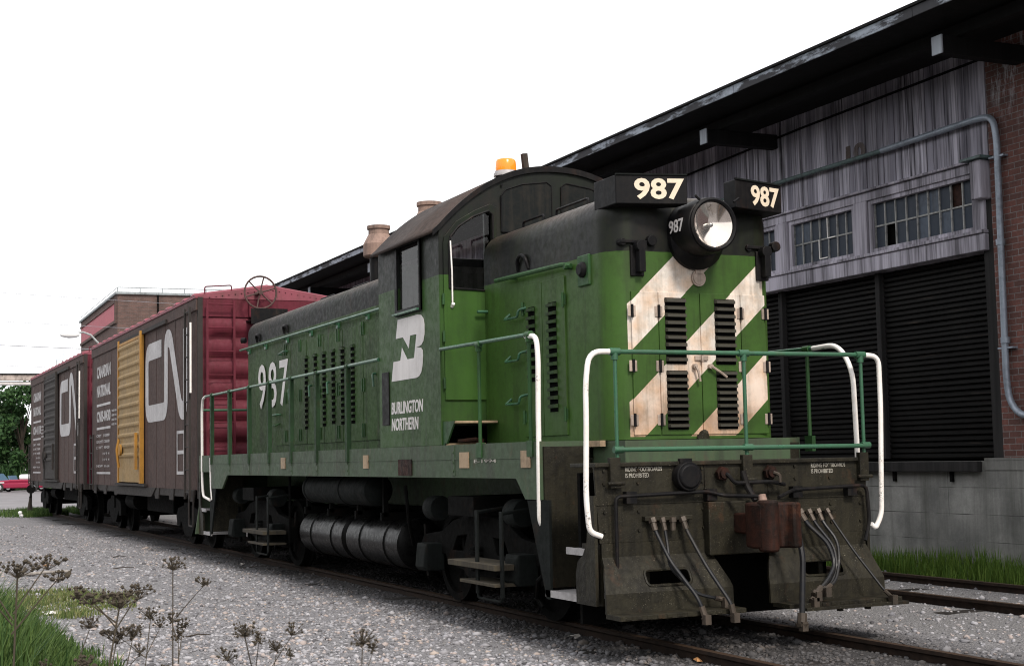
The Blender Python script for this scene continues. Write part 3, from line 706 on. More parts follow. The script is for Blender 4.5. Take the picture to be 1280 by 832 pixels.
# front hood
FH = rounded_box('front_hood', -.90, .90, .57, 3.44, 1.735, 4.02,
    lambda mm, d: (.26 if (mm.z > 3.9 and mm.y < 3) or (abs(d.z) > .9 and mm.y < 1) else 0), 'front_hood', L)
# headlight housing
m = MB(); m.lathe([(.0, .95), (.24, .95), (.255, .60), (.26, .26), (.25, .20), (.24, .195), (.222, .20), (.215, .30), (0, .30)], (-.04, 0, 3.665), 'Y', 32)
m.lathe([(.0, .80), (.30, .80), (.29, .52), (.20, .42), (.0, .42)], (0.0, 0, 3.585), 'Y', 28)
HL = m.build('headlight', 'black', FH, smooth=True)
m = MB(); m.lathe([(.24, .19), (.245, .165), (.228, .155), (.21, .165), (.205, .19)], (-.04, 0, 3.665), 'Y', 36, cap=False)
m.tube([(.18, .17, 3.88), (.24, .17, 3.92)], .012, 6); m.tube([(-.18, .17, 3.88), (-.23, .17, 3.92)], .012, 6); m.build('lens_ring', 'black', HL, smooth=True)
m = MB(); m.lathe([(.0, .250), (.05, .246), (.10, .234), (.15, .214), (.185, .195), (.205, .182)], (-.04, 0, 3.665), 'Y', 36, cap=False); m.build('reflector', 'mirror', HL, smooth=True)
m = MB(); m.lathe([(0, .25), (.016, .25), (.022, .23), (.018, .21), (0, .20)], (-.04, 0, 3.665), 'Y', 12); m.box(-.044, -.036, .2, .25, 3.665, 3.68); m.build('bulb', 'bulb', HL, smooth=True)
m = MB(); m.lathe([(.0, .165), (.12, .169), (.21, .18)], (-.04, 0, 3.665), 'Y', 36, cap=False); m.build('lens', 'lens', HL, smooth=True)
text('road_number', '987', 'side', (.60, .42, 3.62, 3.75), -.272, 'letter_white', HL, .02) if 0 else text('road_number', '987', 'side', (.52, .27, 3.61, 3.73), -.302, 'letter_white', HL, .015)
# number boards, angled
def number_board(s):
    p0, p1 = Vector((s*.26+(.03), .30, 0)), Vector((s*.90+.02, .47, 0))   # face
    d = (p1-p0).normalized(); nrm = Vector((d.y, -d.x, 0)) if s > 0 else Vector((-d.y, d.x, 0))
    if nrm.y > 0: nrm = -nrm
    b0, b1 = p0+Vector((0, .20, 0)), p1+Vector((0, .42, 0))
    z0, z1 = 3.86, 4.125; m = MB()
    q = [p0, p1, b1, b0]; m.add([(v.x, v.y, z) for z in (z0, z1) for v in q], [(0, 1, 2, 3), (4, 5, 6, 7), (0, 1, 5, 4), (1, 2, 6, 5), (2, 3, 7, 6), (3, 0, 4, 7)])
    o = m.build('number_board', 'black', FH, bevel=.008)
    # trim on the top edge and text, built flat and turned onto the face
    m = MB(); e = nrm*.012
    for (za, zb) in ((z1-.002, z1+.012),):
        k = [p0+e, p1+e, p1-e, p0-e]; m.add([(v.x, v.y, z) for z in (za, zb) for v in k], [(0, 1, 2, 3), (4, 5, 6, 7), (0, 1, 5, 4), (1, 2, 6, 5), (2, 3, 7, 6), (3, 0, 4, 7)])
    m.build('board_trim', 'under_grey', o)
    ln = (p1-p0).length
    a, b = (.06, ln-.05) if s < 0 else (.20, ln-.05)
    t = text('board_number', '987', 'front', (0, 1, 0, 1), 0, 'letter_cream', o, .028, ext=.004)
    L_, R_ = (p1, p0) if s < 0 else (p0, p1)
    w_ = .47 if s < 0 else .40; off = (ln-w_-.03) if s < 0 else ln-w_-.04
    dd = (R_-L_).normalized(); nn = Vector((dd.y, -dd.x, 0))
    for v in t.data.vertices:
        u, z, th = v.co.x, v.co.z, -v.co.y
        P = L_+dd*(off+u*w_)+nn*(.001+th); v.co = Vector((P.x, P.y, z0+.04+z*.195))
    # support
    MB().box(min(s*.3, s*.7), max(s*.3, s*.7), .75, .95, 3.70, 3.86).build('board_bracket', 'black', o)
for s in (-1, 1): number_board(s)
# doors on the nose
yF = .57
m = MB()
for a, b in ((-.70, -.425), (-.415, .02), (.03, .465), (.475, .745)):
    m = MB(); m.plate('front', [(a, 1.775), (b, 1.775), (b, 3.08), (a, 3.08)], yF+.004, .016); D = m.build('nose_door', 'front_hood', FH, bevel=.003)
    if -.5 < a < .2:
        u0, u1 = (-.355, -.13) if a < 0 else (.18, .405)
        M.setdefault('louvre', grimy('louvre_paint', (.045, .042, .03), .55, amount=.4, rust=.2))
        for v0, v1 in ((2.42, 3.03), (1.82, 2.36)): LP = MB().box(u0+.004, u1-.004, yF-.017, yF-.011, v0, v1).build('louvre_panel', 'void', D); MB().louvres('front', u0, u1, v0, v1, 9, yF-.015, .035, .38).build('louvre', 'louvre', LP)
for x in (-.70, -.42, .47, .745):
    for z in (2.90, 2.40, 1.91):
        m = MB(); m.box(x-.040, x-.010, yF-.020, yF-.011, z-.05, z+.05); m.box(x+.010, x+.040, yF-.020, yF-.011, z-.05, z+.05)
        hh_ = m.build('hinge', 'hinge', FH, bevel=.004); MB().cyl((x, yF-.026, z-.06), (x, yF-.026, z+.06), .013, n=8).build('pin', 'black', hh_)
m = MB(); m.box(-.05, .09, yF-.03, yF-.012, 2.455, 2.50); m.cyl((.02, yF-.04, 2.44), (.02, yF-.04, 2.51), .012, n=6); m.build('door_latch', 'hinge', FH, bevel=.004)
for x, dx in ((-.06, .04), (.11, .16)):
    m = MB(); m.cyl((x, yF-.01, 2.40), (x, yF-.05, 2.40), .024, n=10); m.tube([(x, yF-.05, 2.40), (x+dx*.5, yF-.06, 2.35), (x+dx, yF-.055, 2.26 if dx < .1 else 2.30)], .012, 6); m.build('door_handle', 'hinge', FH, smooth=True)
m = MB(); m.cyl((.02, yF+.01, 3.22), (.02, yF-.022, 3.22), .075, n=20); m.cyl((.02, yF-.02, 3.22), (.02, yF-.03, 3.22), .06, n=20); m.box(-.02, .06, yF-.035, yF-.01, 3.26, 3.31); m.build('round_cover', 'hinge', FH, smooth=True)
for x in (-.62, .74):
    m = MB(); m.box(x-.075, x+.06, yF-.02, yF+.02, 3.22, 3.50); m.box(x-.03, x+.035, yF-.10, yF-.02, 3.25, 3.45); m.cyl((x, yF-.10, 3.49), (x, yF-.02, 3.49), .055, n=14); m.cyl((x+.14, yF-.05, 3.55), (x+.14, yF+.02, 3.55), .05, n=12); m.cyl((x-.15, yF-.02, 3.53), (x-.15, yF+.06, 3.53), .035, n=10)
    m.box(x-.18, x+.1, yF-.03, yF+.03, 3.52, 3.55); m.build('class_lamp', 'black', FH, bevel=.006)
m = MB(); m.cyl((.02, yF-.01, 1.75), (.02, yF-.05, 1.80), .07, .03, n=8); m.build('door_stop', 'grime', FH)
# hood side fittings
for sx in (-1, 1):
    x = sx*.9
    def SB(m, a, b, y0, y1, z0, z1): m.box(min(sx*a, sx*b), max(sx*a, sx*b), y0, y1, z0, z1)
    m = MB(); SB(m, .895, .915, 1.48, 1.98, 1.80, 3.33); SB(m, .895, .912, 1.995, 2.42, 1.80, 3.33); m.build('side_door', 'front_hood', FH, bevel=.004)
    if sx < 0:
        for a, b, c, d_, n_ in ((1.66, 1.84, 2.03, 3.10, 13), (2.15, 2.30, 2.35, 3.10, 9)): LP = MB().box(-.919, -.914, a+.005, b-.005, c, d_).build('louvre_panel', 'void', FH); MB().louvres('side', a, b, c, d_, n_, -.918, .035, .45).build('louvre', 'louvre_green', LP)
        for yy in (1.50, 2.42):
            for z in (3.1, 2.0): MB().cyl((-.925, yy, z-.07), (-.925, yy, z+.07), .014, n=8).box(-.918, -.912, yy-.04, yy+.04, z-.05, z+.05).build('hinge', 'green_part', FH)
    m = MB(); SB(m, .885, .925, .95, 1.18, 3.18, 3.47); m.build('lamp_plate', 'green_part', FH, bevel=.01)
    m = MB(); m.lathe([(.0, -.04*sx), (.055, -.04*sx), (.07, -.02*sx), (.07, 0.0)] if 0 else [(.0, sx*.05), (.05, sx*.05), (.075, sx*.02), (.075, 0)], (sx*.925, 1.06, 3.33), 'X', 18); m.build('marker_lamp', 'black', FH, smooth=True)
    for z in (3.02, 2.58, 2.14):
        MB().tube([(x, 2.78, z+.06), (x+sx*.07, 2.78, z), (x+sx*.07, 2.45, z), (x+sx*.07, 2.42, z+.07), (x, 2.36, z+.09)], .013, 8, fil=.03).build('grab_iron', 'rail_green', FH, smooth=True)
    MB().tube([(sx*.93, 1.30, 3.40), (sx*.98, 1.4, 3.42), (sx*.98, 2.95, 3.45)], .024, 8, fil=.04).cyl((sx*.9, 1.35, 3.4), (sx*.98, 1.35, 3.4), .03, n=8).cyl((sx*.9, 2.6, 3.44), (sx*.98, 2.6, 3.44), .02, n=8).build('hood_handrail', 'green_part', FH, smooth=True)
    MB().tube([(sx*.9, 2.55, 3.50), (sx*.93, 2.52, 3.62), (sx*.93, 2.42, 3.66), (sx*.93, 2.32, 3.62), (sx*.9, 2.30, 3.50)], .02, 8, fil=.05).build('lifting_eye', 'black', FH, smooth=True)
    MB().tube([(sx*.62, 1.5, 3.98), (sx*.62, 1.5, 4.10), (sx*.62, 2.2, 4.10), (sx*.62, 2.2, 3.98)], .013, 8, fil=.03).build('hood_grab', 'black', FH, smooth=True)
    MB().tube([(sx*.62, 2.5, 3.98), (sx*.62, 2.5, 4.10), (sx*.62, 3.0, 4.10), (sx*.62, 3.0, 3.98)], .013, 8, fil=.03).build('hood_grab', 'black', FH, smooth=True)

# cab
RC = 1.775; ZC = 3.005
def arc(x, dz=0): return 4.805+dz-.71*(min(abs(x), 1.5)/1.42)**2.2
CAB = empty('cab_assembly') if 0 else None
def end_wall(y, holes):
    xs = np.linspace(1.42, -1.42, 25); xs = xs*.9965; pts = [(-1.415, 1.995), (-.86, 1.995), (-.86, 1.74), (.86, 1.74), (.86, 1.995), (1.415, 1.995)]+[(x, arc(x, -.02)) for x in xs]
    return MB().plate('front', pts, y, .045, holes)
dwin = [(-1.31, 3.42), (-.79, 3.40), (-.79, 4.24), (-.84, 4.28), (-1.02, 4.21), (-1.20, 4.09), (-1.29, 3.98), (-1.31, 3.9)]
mir = lambda p: [(-a, b) for a, b in reversed(p)]
m = end_wall(3.495, [dwin, mir(dwin)])
CABO = m.build('cab', 'cab', L)
rwin = [(-1.30, 3.40), (-.04, 3.45), (-.04, 4.62), (-.5, 4.56), (-.9, 4.36), (-1.30, 4.0)]
end_wall(5.42, [rwin, mir(rwin)]).build('rear_wall', 'cab', CABO)
for s in (-1, 1):
    at = -1.38 if s < 0 else 1.42
    m = MB(); m.plate('side', [(3.453, 1.74), (5.415, 1.74), (5.415, 4.10), (3.453, 4.10)], at, .04, [[(4.0, 3.27), (4.76, 3.27), (4.76, 4.05), (4.0, 4.05)]])
    m.build('side_wall', 'cab', CABO, bevel=.004)
    xo = -1.425 if s < 0 else 1.425
    W = MB(); W.plate('side', [(3.96, 3.23), (4.80, 3.23), (4.80, 4.08), (3.96, 4.08)], xo+.0, .015 if s < 0 else -.015, [[(4.03, 3.30), (4.73, 3.30), (4.73, 4.02), (4.03, 4.02)]])
    W = W.build('side_window', 'black', CABO)
    xp = xo+(.02 if s < 0 else -.02); MB().add([(xp, 4.03, 3.30), (xp, 4.73, 3.30), (xp, 4.73, 4.02), (xp, 4.03, 4.02)], [(0, 1, 2, 3)]).build('pane', 'cab_glass', W)
    MB().box(min(xo, xo-.05*(-s)) if 0 else (xo-.06 if s < 0 else xo), xo if s < 0 else xo+.06, 3.98, 4.78, 3.24, 3.262).build('arm_rest', 'rail_green', W)
    MB().box(xo-.03 if s < 0 else xo, xo if s < 0 else xo+.03, 3.96, 3.99, 3.24, 4.05).box(xo-.012 if s < 0 else xo, xo if s < 0 else xo+.012, 4.0, 4.025, 3.3, 4.02).build('window_track', 'letter_white' if 0 else 'black', W)
# roof
xs = np.linspace(-1.50, 1.50, 41); m = MB(); vs_ = []
for y in (3.425, 5.46):
    for x in xs: vs_.append((x, y, arc(x) if abs(x) < 1.42 else arc(1.42*(1 if x > 0 else -1))-(abs(x)-1.42)*.9))
n = len(xs); m.add(vs_, [(i, i+1, n+i+1, n+i) for i in range(n-1)])
RF = m.build('roof', 'roof_brown', CABO, smooth=True, solid=.03)
m = MB()
for i in range(n-1):
    a, b = vs_[i], vs_[i+1]
    m.add([(a[0], 3.418, a[2]-.045), (b[0], 3.418, b[2]-.045), (b[0], 3.418, b[2]+.02), (a[0], 3.418, a[2]+.02), (a[0], 3.432, a[2]-.045), (b[0], 3.432, b[2]-.045), (b[0], 3.432, b[2]+.02), (a[0], 3.432, a[2]+.02)], [(0, 1, 2, 3), (7, 6, 5, 4), (0, 4, 5, 1), (3, 2, 6, 7)])
m.build('roof_edge', 'black', RF)
m = MB(); m.box(-1.36, 1.36, 3.5, 5.38, 1.95, 1.99); m.box(-.7, -.3, 4.5, 5.0, 2.0, 2.9); m.box(.4, .8, 3.6, 3.9, 2.0, 3.1); m.build('cab_floor', 'interior', CABO)
MB().box(-1.36, 1.36, 5.33, 5.365, 2.0, 3.93).box(-1.36, 1.36, 5.31, 5.33, 3.85, 3.90).build('cab_bulkhead', M.setdefault('backing_sheet', grimy('bulkhead_grey', (.34, .33, .30), .7, amount=.35)), CABO)
# cab doors (front, both sides of the hood)
for s in (-1, 1):
    hole = dwin if s < 0 else mir(dwin)
    o2 = [(-1.375, 2.22), (-.745, 2.22), (-.745, 4.33), (-.82, 4.36), (-1.0, 4.28), (-1.22, 4.15), (-1.36, 3.98), (-1.375, 3.9)]
    o2 = o2 if s < 0 else mir(o2)
    cx_ = sum(p[0] for p in hole)/len(hole); cz_ = sum(p[1] for p in hole)/len(hole)
    D = MB().plate('front', o2, 3.447, .02, [hole]).build('cab_door', 'door_green', CABO, bevel=.004)
    gk = MB(); loop = [(p[0], 3.422, p[1]) for p in hole]; gk.tube(loop+[loop[0]], .014, 6); gk.build('window_gasket', 'black', D)
    MB().add([(p[0], 3.465, p[1]) for p in hole], [tuple(range(len(hole)))]).build('pane', 'cab_glass', D)
    MB().tube([(s*1.30, 3.41, 3.93), (s*1.29, 3.40, 3.6), (s*1.285, 3.41, 3.24)], .009, 6).cyl((s*1.285, 3.43, 3.22), (s*1.285, 3.39, 3.25), .02, n=8).build('wiper', 'rail_white', D)
    h = MB(); h.cyl((s*.80, 3.43, 3.17), (s*.80, 3.35, 3.17), .022, n=8); h.cyl((s*1.02, 3.36, 3.165), (s*.80, 3.36, 3.17), .016, n=8); h.box(min(s*.79, s*.765), max(s*.79, s*.765), 3.41, 3.43, 3.10, 3.24); h.build('door_handle', 'rail_green', D)
    for z in (2.4, 2.9, 3.3): MB().cyl((s*1.385, 3.42, z-.06), (s*1.385, 3.42, z+.06), .014, n=8).build('hinge', 'green_part', D)
    # boarded windscreen above the hood
    c_ = [(-.68, 4.06), (-.06, 4.06), (-.06, 4.60), (-.12, 4.64), (-.42, 4.60), (-.62, 4.53), (-.68, 4.46)]
    c_ = c_ if s < 0 else mir(c_)
    B_ = MB().plate('front', c_, 3.448, .012).build('windscreen_cover', M.setdefault('cover', grimy('cover_paint', (.010, .012, .012), .45, amount=.3, rust=.1, spec=.12)), CABO, bevel=.003)
    lp = [(p[0], 3.434, p[1]) for p in c_]; MB().tube(lp+[lp[0]], .008, 6).build('trim', 'black', B_)
    # opening below the door with its step
    MB().box(min(s*.91, s*1.40), max(s*.91, s*1.40), 3.12, 3.5, 1.965, 1.99).build('door_step', 'tan', CABO, bevel=.004)
    MB().box(min(s*.90, s*1.38), max(s*.90, s*1.38), 4.0, 4.03, 1.74, 1.98).build('step_riser', 'void', CABO)
    MB().plate('side', [(3.12, 1.99), (3.45, 1.99), (3.45, 1.74), (3.36, 1.74)], -1.385 if s < 0 else 1.405, .02).build('step_gusset', 'green_part', CABO)
m = MB(); m.box(-1.2, -1.0, 3.3, 3.6, 1.76, 1.80); m.tube([(-1.3, 3.3, 1.78), (-1.1, 3.28, 1.80), (-.95, 3.4, 1.79)], .02, 6); m.build('leaf_litter', 'rust', CABO)
m = MB(); m.box(-1.432, -1.421, 5.06, 5.30, 2.0, 2.62); m.build('builders_plate', 'black', CABO, bevel=.004)
text('plate_marks', 'A\nB\nC\nD' if 0 else '======\n====\n=====\n====', 'side', (5.26, 5.10, 2.1, 2.55), -1.433, 'rust', CABO, .0) if 0 else None
# side lettering
TT = {}
bn = [(4.75, 3.20), (4.10, 3.20), (4.0, 3.185), (3.93, 3.14), (3.90, 3.07), (3.905, 2.96), (3.94, 2.89), (4.00, 2.855), (4.08, 2.842), (4.18, 2.838), (4.02, 2.825), (3.965, 2.79), (3.96, 2.72), (3.98, 2.62), (4.02, 2.55), (4.09, 2.51), (4.17, 2.50), (4.98, 2.50), (4.91, 2.725), (4.68, 2.725), (4.62, 2.87), (4.45, 2.725), (4.235, 2.725), (4.15, 2.985), (4.35, 2.985), (4.40, 2.845), (4.585, 2.985), (4.82, 2.985)]
MB().plate('side', bn, -1.421, .003).build('railway_emblem', 'letter_white', CABO)
text('lettering', 'BURLINGTON\nNORTHERN', 'side', (5.0, 3.98, 1.93, 2.26), -1.421, 'letter_white', CABO, .025, shear=.12)
# beacon and stub on roof
m = MB(); m.lathe([(0, 0), (.14, 0), (.14, .03), (.125, .05), (.125, .06)], (-.53, 3.62, arc(.53)-.01), n=24); BC = m.build('beacon', 'tread', CABO, smooth=True)
m = MB(); m.lathe([(.115, .06), (.118, .09), (.112, .17), (.10, .19), (0, .195)], (-.53, 3.62, arc(.53)-.01), n=24); m.build('beacon_lens', 'amber', BC, smooth=True)
MB().tube([(-.66, 3.6, arc(.66)-.01), (-.68, 3.6, arc(.68)+.05), (-.64, 3.6, arc(.64)+.04)], .006, 5).build('beacon_cable', 'tread', BC)
MB().box(-.34, -.28, 3.55, 3.61, arc(.31)-.02, arc(.31)+.20, Matrix.Rotation(R(-6), 3, 'Y')).build('roof_stub', 'bark', CABO)
MB().cyl((-.67, 3.43, 4.58), (-.67, 3.42, 4.58), .015, n=8).build('bolt_head', 'black', CABO)

# rear hood
RH = rounded_box('rear_hood', -.90, .90, 5.42, 13.92, 1.735, 4.02,
    lambda mm, d: (.22 if (mm.z > 3.9 and mm.y > 6) or (abs(d.z) > .9 and mm.y > 10) or (mm.z > 3.9 and abs(d.y) > .9) else 0), 'rear_hood', L)
m = MB(); m.add([(-.78, 5.43, 3.9), (.78, 5.43, 3.9), (.78, 8.0, 3.9), (-.78, 8.0, 3.9), (-.62, 5.43, 4.05), (.62, 5.43, 4.05), (.62, 7.7, 4.05), (-.62, 7.7, 4.05)], [(0, 1, 5, 4), (1, 2, 6, 5), (2, 3, 7, 6), (3, 0, 4, 7), (4, 5, 6, 7)]); m.build('hood_riser', 'rear_hood', RH, bevel=.02)
for sx in (-1, 1):
    at = sx*.9
    doors = [(5.75, 6.62), (6.64, 7.50), (7.52, 8.38), (8.40, 9.26), (9.28, 10.14), (10.16, 11.0), (11.02, 11.9)]
    for y0, y1 in doors:
        MB().box(min(at, at+sx*.014), max(at, at+sx*.014), y0, y1, 1.86, 3.42).build('side_door', 'rear_hood', RH, bevel=.004)
    if sx < 0:
        for k, (yc, zb) in enumerate(((7.95, 2.10), (8.40, 2.10), (8.83, 2.12), (9.27, 2.10), (9.70, 2.62), (10.17, 2.08))):
            LP = MB().box(-.918, -.914, yc-.08, yc+.08, zb, 3.18).build('louvre_panel', 'void', RH); MB().louvres('side', yc-.085, yc+.085, zb, 3.18, int((3.18-zb)/.083), -.917, .03, .5).build('louvre', 'louvre_green', LP)
        for y, z in [(a, b) for a in (8.0-.5, 8.6, 9.48, 10.5, 11.3) for b in (3.36, 2.6, 2.0)]:
            MB().box(-.93, -.915, y-.05, y-.03, z-.09, z+.09).box(-.93, -.915, y+.03, y+.05, z-.09, z+.09).build('hinge', 'green_part', RH)
        MB().tube([(-.92, 6.3, 2.75), (-.97, 6.3, 2.72), (-.97, 6.15, 2.5), (-.94, 6.1, 1.9)], .02, 6, fil=.05).cyl((-.9, 6.25, 2.75), (-.98, 6.25, 2.75), .04, n=8).build('door_latch_rod', 'green_part', RH, smooth=True)
        for y in (9.0, 9.9, 7.0, 11.0): MB().tube([(-.915, y, 2.72), (-.96, y, 2.72), (-.965, y-.05, 2.55)], .015, 6, fil=.02).build('door_handle', 'rail_green', RH, smooth=True)
        text('road_number', '987', 'side', (12.98, 11.15, 2.48, 3.22), -.918, 'letter_white', RH, .012, spacing=1.22)
        for z in (2.9, 2.35): MB().tube([(-.90, 12.0, z), (-.98, 12.0, z), (-.98, 11.6, z), (-.9, 11.6, z)], .014, 6, fil=.03).build('grab_iron', 'rail_green', RH, smooth=True)
        MB().tube([(-.90, 11.55, 3.3), (-.97, 11.55, 3.3), (-.97, 11.2, 3.33), (-.9, 11.2, 3.33)], .014, 6, fil=.03).build('grab_iron', 'rail_green', RH, smooth=True)
        MB().tube([(-.90, 12.05, 2.2), (-.97, 12.05, 2.18), (-.97, 11.7, 2.18), (-.9, 11.7, 2.22)], .014, 6, fil=.03).build('grab_iron', 'green_part', RH, smooth=True)
        MB().cyl((-.90, 13.9, 3.72), (-.96, 13.95, 3.72), .05, n=10).build('marker_lamp', 'black', RH)
    m = MB(); m.tube([(sx*.97, 5.45, 3.53), (sx*.97, 14.0, 3.55)], .021, 8)
    for y in (6, 7.3, 8.6, 9.9, 11.2, 12.5, 13.6): m.cyl((sx*.88, y, 3.50), (sx*.97, y, 3.53), .016, n=6); m.box(min(sx*.9, sx*.93), max(sx*.9, sx*.93), y-.04, y+.04, 3.46, 3.56)
    m.build('hood_handrail', 'rail_green', RH, smooth=True)
    for y in (11.2, 12.9):
        MB().tube([(sx*.9, y, 3.62), (sx*.93, y, 3.74), (sx*.93, y+.2, 3.74), (sx*.9, y+.2, 3.62)], .022, 8, fil=.06).build('lifting_eye', 'black', RH, smooth=True)
    for y in (10.2, 8.6):
        MB().tube([(sx*.45, y, 4.0), (sx*.45, y, 4.13), (sx*.45, y+.7, 4.13), (sx*.45, y+.7, 4.0)], .014, 6, fil=.03).build('hood_grab', 'black', RH, smooth=True)
for y in (7.33, 9.42):
    MB().lathe([(.14, 0), (.14, .66)], (0, y, 4.0), n=24).build('stack_pipe', 'black', RH, smooth=True)
    m = MB(); m.lathe([(.15, .60), (.215, .61), (.235, .63), (.235, .80), (.165, .935), (.155, .95), (.155, 1.02), (.175, 1.03), (.175, 1.08), (.13, 1.08), (.12, .95)], (0, y, 4.0), n=28); m.build('exhaust_stack', 'stack', RH)
m = MB(); m.cyl((-.35, 6.1, 4.1), (-.35, 6.1, 4.42), .02, n=6); m.lathe([(.02, 0), (.025, .15), (.06, .3), (.075, .32)], (-.35, 6.0, 4.45), 'Y', 12); m.build('air_horn', 'tread', RH, smooth=True)

# trucks
def truck(yc, parent):
    T = MB(); wb = 1.22
    for s in (-1, 1):
        prof = [(-1.75, .62), (-1.62, .74), (-1.05, .80), (-.75, .92), (-.3, 1.0), (.3, 1.0), (.75, .92), (1.05, .80), (1.62, .74), (1.75, .62), (1.70, .40), (1.48, .36), (1.45, .55), (.98, .55), (.9, .45), (.45, .40), (.3, .30), (-.3, .30), (-.45, .40), (-.9, .45), (-.98, .55), (-1.45, .55), (-1.48, .36), (-1.70, .40)]
        T.plate('side', [(yc+a, b) for a, b in prof], s*1.0+(.05 if s > 0 else -.0), .09 if s < 0 else .09, [[(yc-.75, .60), (yc-.45, .60), (yc-.35, .78), (yc-.62, .76)], [(yc+.62, .76), (yc+.35, .78), (yc+.45, .60), (yc+.75, .60)]])
        for k in range(5): T.lathe([(.10, 0), (.10, .03)], (s*1.10, yc-.0, .42+.055*k), n=14)
    T.box(-1.05, 1.05, yc-.25, yc+.25, .55, .95)
    T.build('truck_frame', 'under', parent, bevel=.01)
    for a in (-wb, wb):
        w_ = MB(); w_.cyl((-.9, yc+a, .505), (.9, yc+a, .505), .08, n=12)
        W = w_.build('axle', 'under', parent)
        for s in (-1, 1):
            MB().lathe([(.0, s*.06), (.12, s*.06), (.13, s*.02), (.40, s*.03), (.42, s*.07), (.505, s*.07), (.505, -s*.05), (.54, -s*.07), (.54, -s*.09), (.3, -s*.08), (0, -s*.08)], (s*.78, yc+a, .505), 'X', 32).build('wheel', 'under', W, smooth=True)
        for s in (-1, 1):
            J = MB(); x0, x1 = sorted((s*1.06, s*1.27)); J.box(x0, x1, yc+a-.15, yc+a+.15, .36, .66); J.add([(s*1.27, yc+a-.15, .36), (s*1.27, yc+a+.15, .36), (s*1.31, yc+a+.13, .40), (s*1.31, yc+a-.13, .40), (s*1.27, yc+a-.15, .66), (s*1.27, yc+a+.15, .66), (s*1.285, yc+a+.13, .62), (s*1.285, yc+a-.13, .62)], [(3, 2, 6, 7), (0, 3, 7, 4), (1, 5, 6, 2), (4, 7, 6, 5), (0, 1, 2, 3)])
            J.build('journal_box', 'under_grey', parent, bevel=.012)
    for s in (-1, 1):
        for a in (-1.05, 1.15):
            x = s*1.12; d = -1 if a < 0 else 1
            B_ = MB(); B_.lathe([(0, -.16), (.13, -.16), (.14, -.13), (.14, .08), (.11, .12), (.04, .13), (.035, .26), (0, .26)], (x, yc+a, 1.05), 'Y', 18); B_.build('brake_cylinder', 'under_grey', parent, smooth=True)
        for a in (-1.7, -.6, .6, 1.75):
            MB().box(*sorted((s*.98, s*1.02)), yc+a-.03, yc+a+.03, .25, .85, Matrix.Rotation(R(8 if a < 0 else -8), 3, 'X')).box(*sorted((s*.7, s*.86)), yc+a-.04, yc+a+.04, .3, .6).build('brake_hanger', 'under', parent)
for yc in (3.25, 12.2):
    T0 = empty('x') if 0 else None
    tr = MB().cyl((0, yc, .85), (0, yc, 1.0), .4, n=20).box(-1.3, 1.3, yc-.35, yc+.35, 1.0, 1.2).build('truck', 'under', L)
    truck(yc, tr)
def side_steps(y0, y1, par):
    m = MB()
    for y in (y0, y1): m.box(-1.44, -1.42, y-.035, y+.035, .26, 1.08); m.tube([(-1.42, y, 1.06), (-1.1, y, 1.10)], .02, 6)
    m.tube([(-1.43, y0, .30), (-1.43, y0+.02, .22), (-1.43, y1-.02, .22), (-1.43, y1, .30)], .016, 6, fil=.04)
    S = m.build('step_frame', 'under_grey', par, bevel=.004)
    MB().box(-1.50, -1.14, y0+.02, y1+.62, .515, .57).box(-1.50, -1.14, y0+.02, y1+.3, .36, .39).build('wooden_board', 'drift' if 0 else M.setdefault('board', wood('board_wood', (.085, .072, .05), (.04, .035, .03), 5)), S, bevel=.004)
side_steps(1.92, 2.52, L); side_steps(10.5, 11.15, L)
for s in (-1, 1):
    for y0, y1 in ((7.90, 9.95), (5.72, 7.76)):
        m = MB(); prof = [(0, 0), (.27, 0), (.31, .03), (.31, .5), (.325, .51), (.325, .56), (.31, .57), (.31, y1-y0-.6), (.325, y1-y0-.59), (.325, y1-y0-.54), (.31, y1-y0-.53), (.31, y1-y0-.03), (.27, y1-y0), (0, y1-y0)]
        m.lathe(prof, (s*.80, y0, .57), 'Y', 32); m.build('fuel_tank', 'tank', L, smooth=True)
    m = MB(); m.lathe([(0, 0), (.12, .02), (.19, .08), (.20, .14), (.20, 1.1), (.212, 1.11), (.212, 1.17), (.20, 1.18), (.20, 2.68), (.212, 2.69), (.212, 2.75), (.19, 2.76), (.12, 2.82), (0, 2.85)], (s*1.08, 6.4, 1.22), 'Y', 28); m.build('air_reservoir', 'under_grey', L, smooth=True)
m = MB()
for y in (6.2, 7.2, 8.4, 9.5): m.box(-1.15, 1.15, y-.03, y+.03, .85, .95); m.box(-1.12, -1.06, y-.03, y+.03, .9, 1.4); m.box(1.06, 1.12, y-.03, y+.03, .9, 1.4)
m.box(-.5, .5, 5.6, 10.0, .3, 1.0); m.build('tank_support', 'under', L)
for pp in ([(-1.2, 10.1, 1.38), (-1.2, 10.1, .9), (-1.15, 10.3, .4)], [(-1.3, 4.9, 1.3), (-1.25, 4.95, .9), (-1.1, 5.2, .6)], [(-1.25, 1.2, .6), (-1.3, 1.4, .45), (-1.22, 1.6, .28), (-1.2, 1.5, .2)]): MB().tube(pp, .02, 6).build('brake_pipe', 'under', L)
m = MB(); m.box(-.1, .1, 15.2, 15.75, .88, 1.04); knuck(m, 1, 15.6); m.build('rear_coupler', 'under', L)

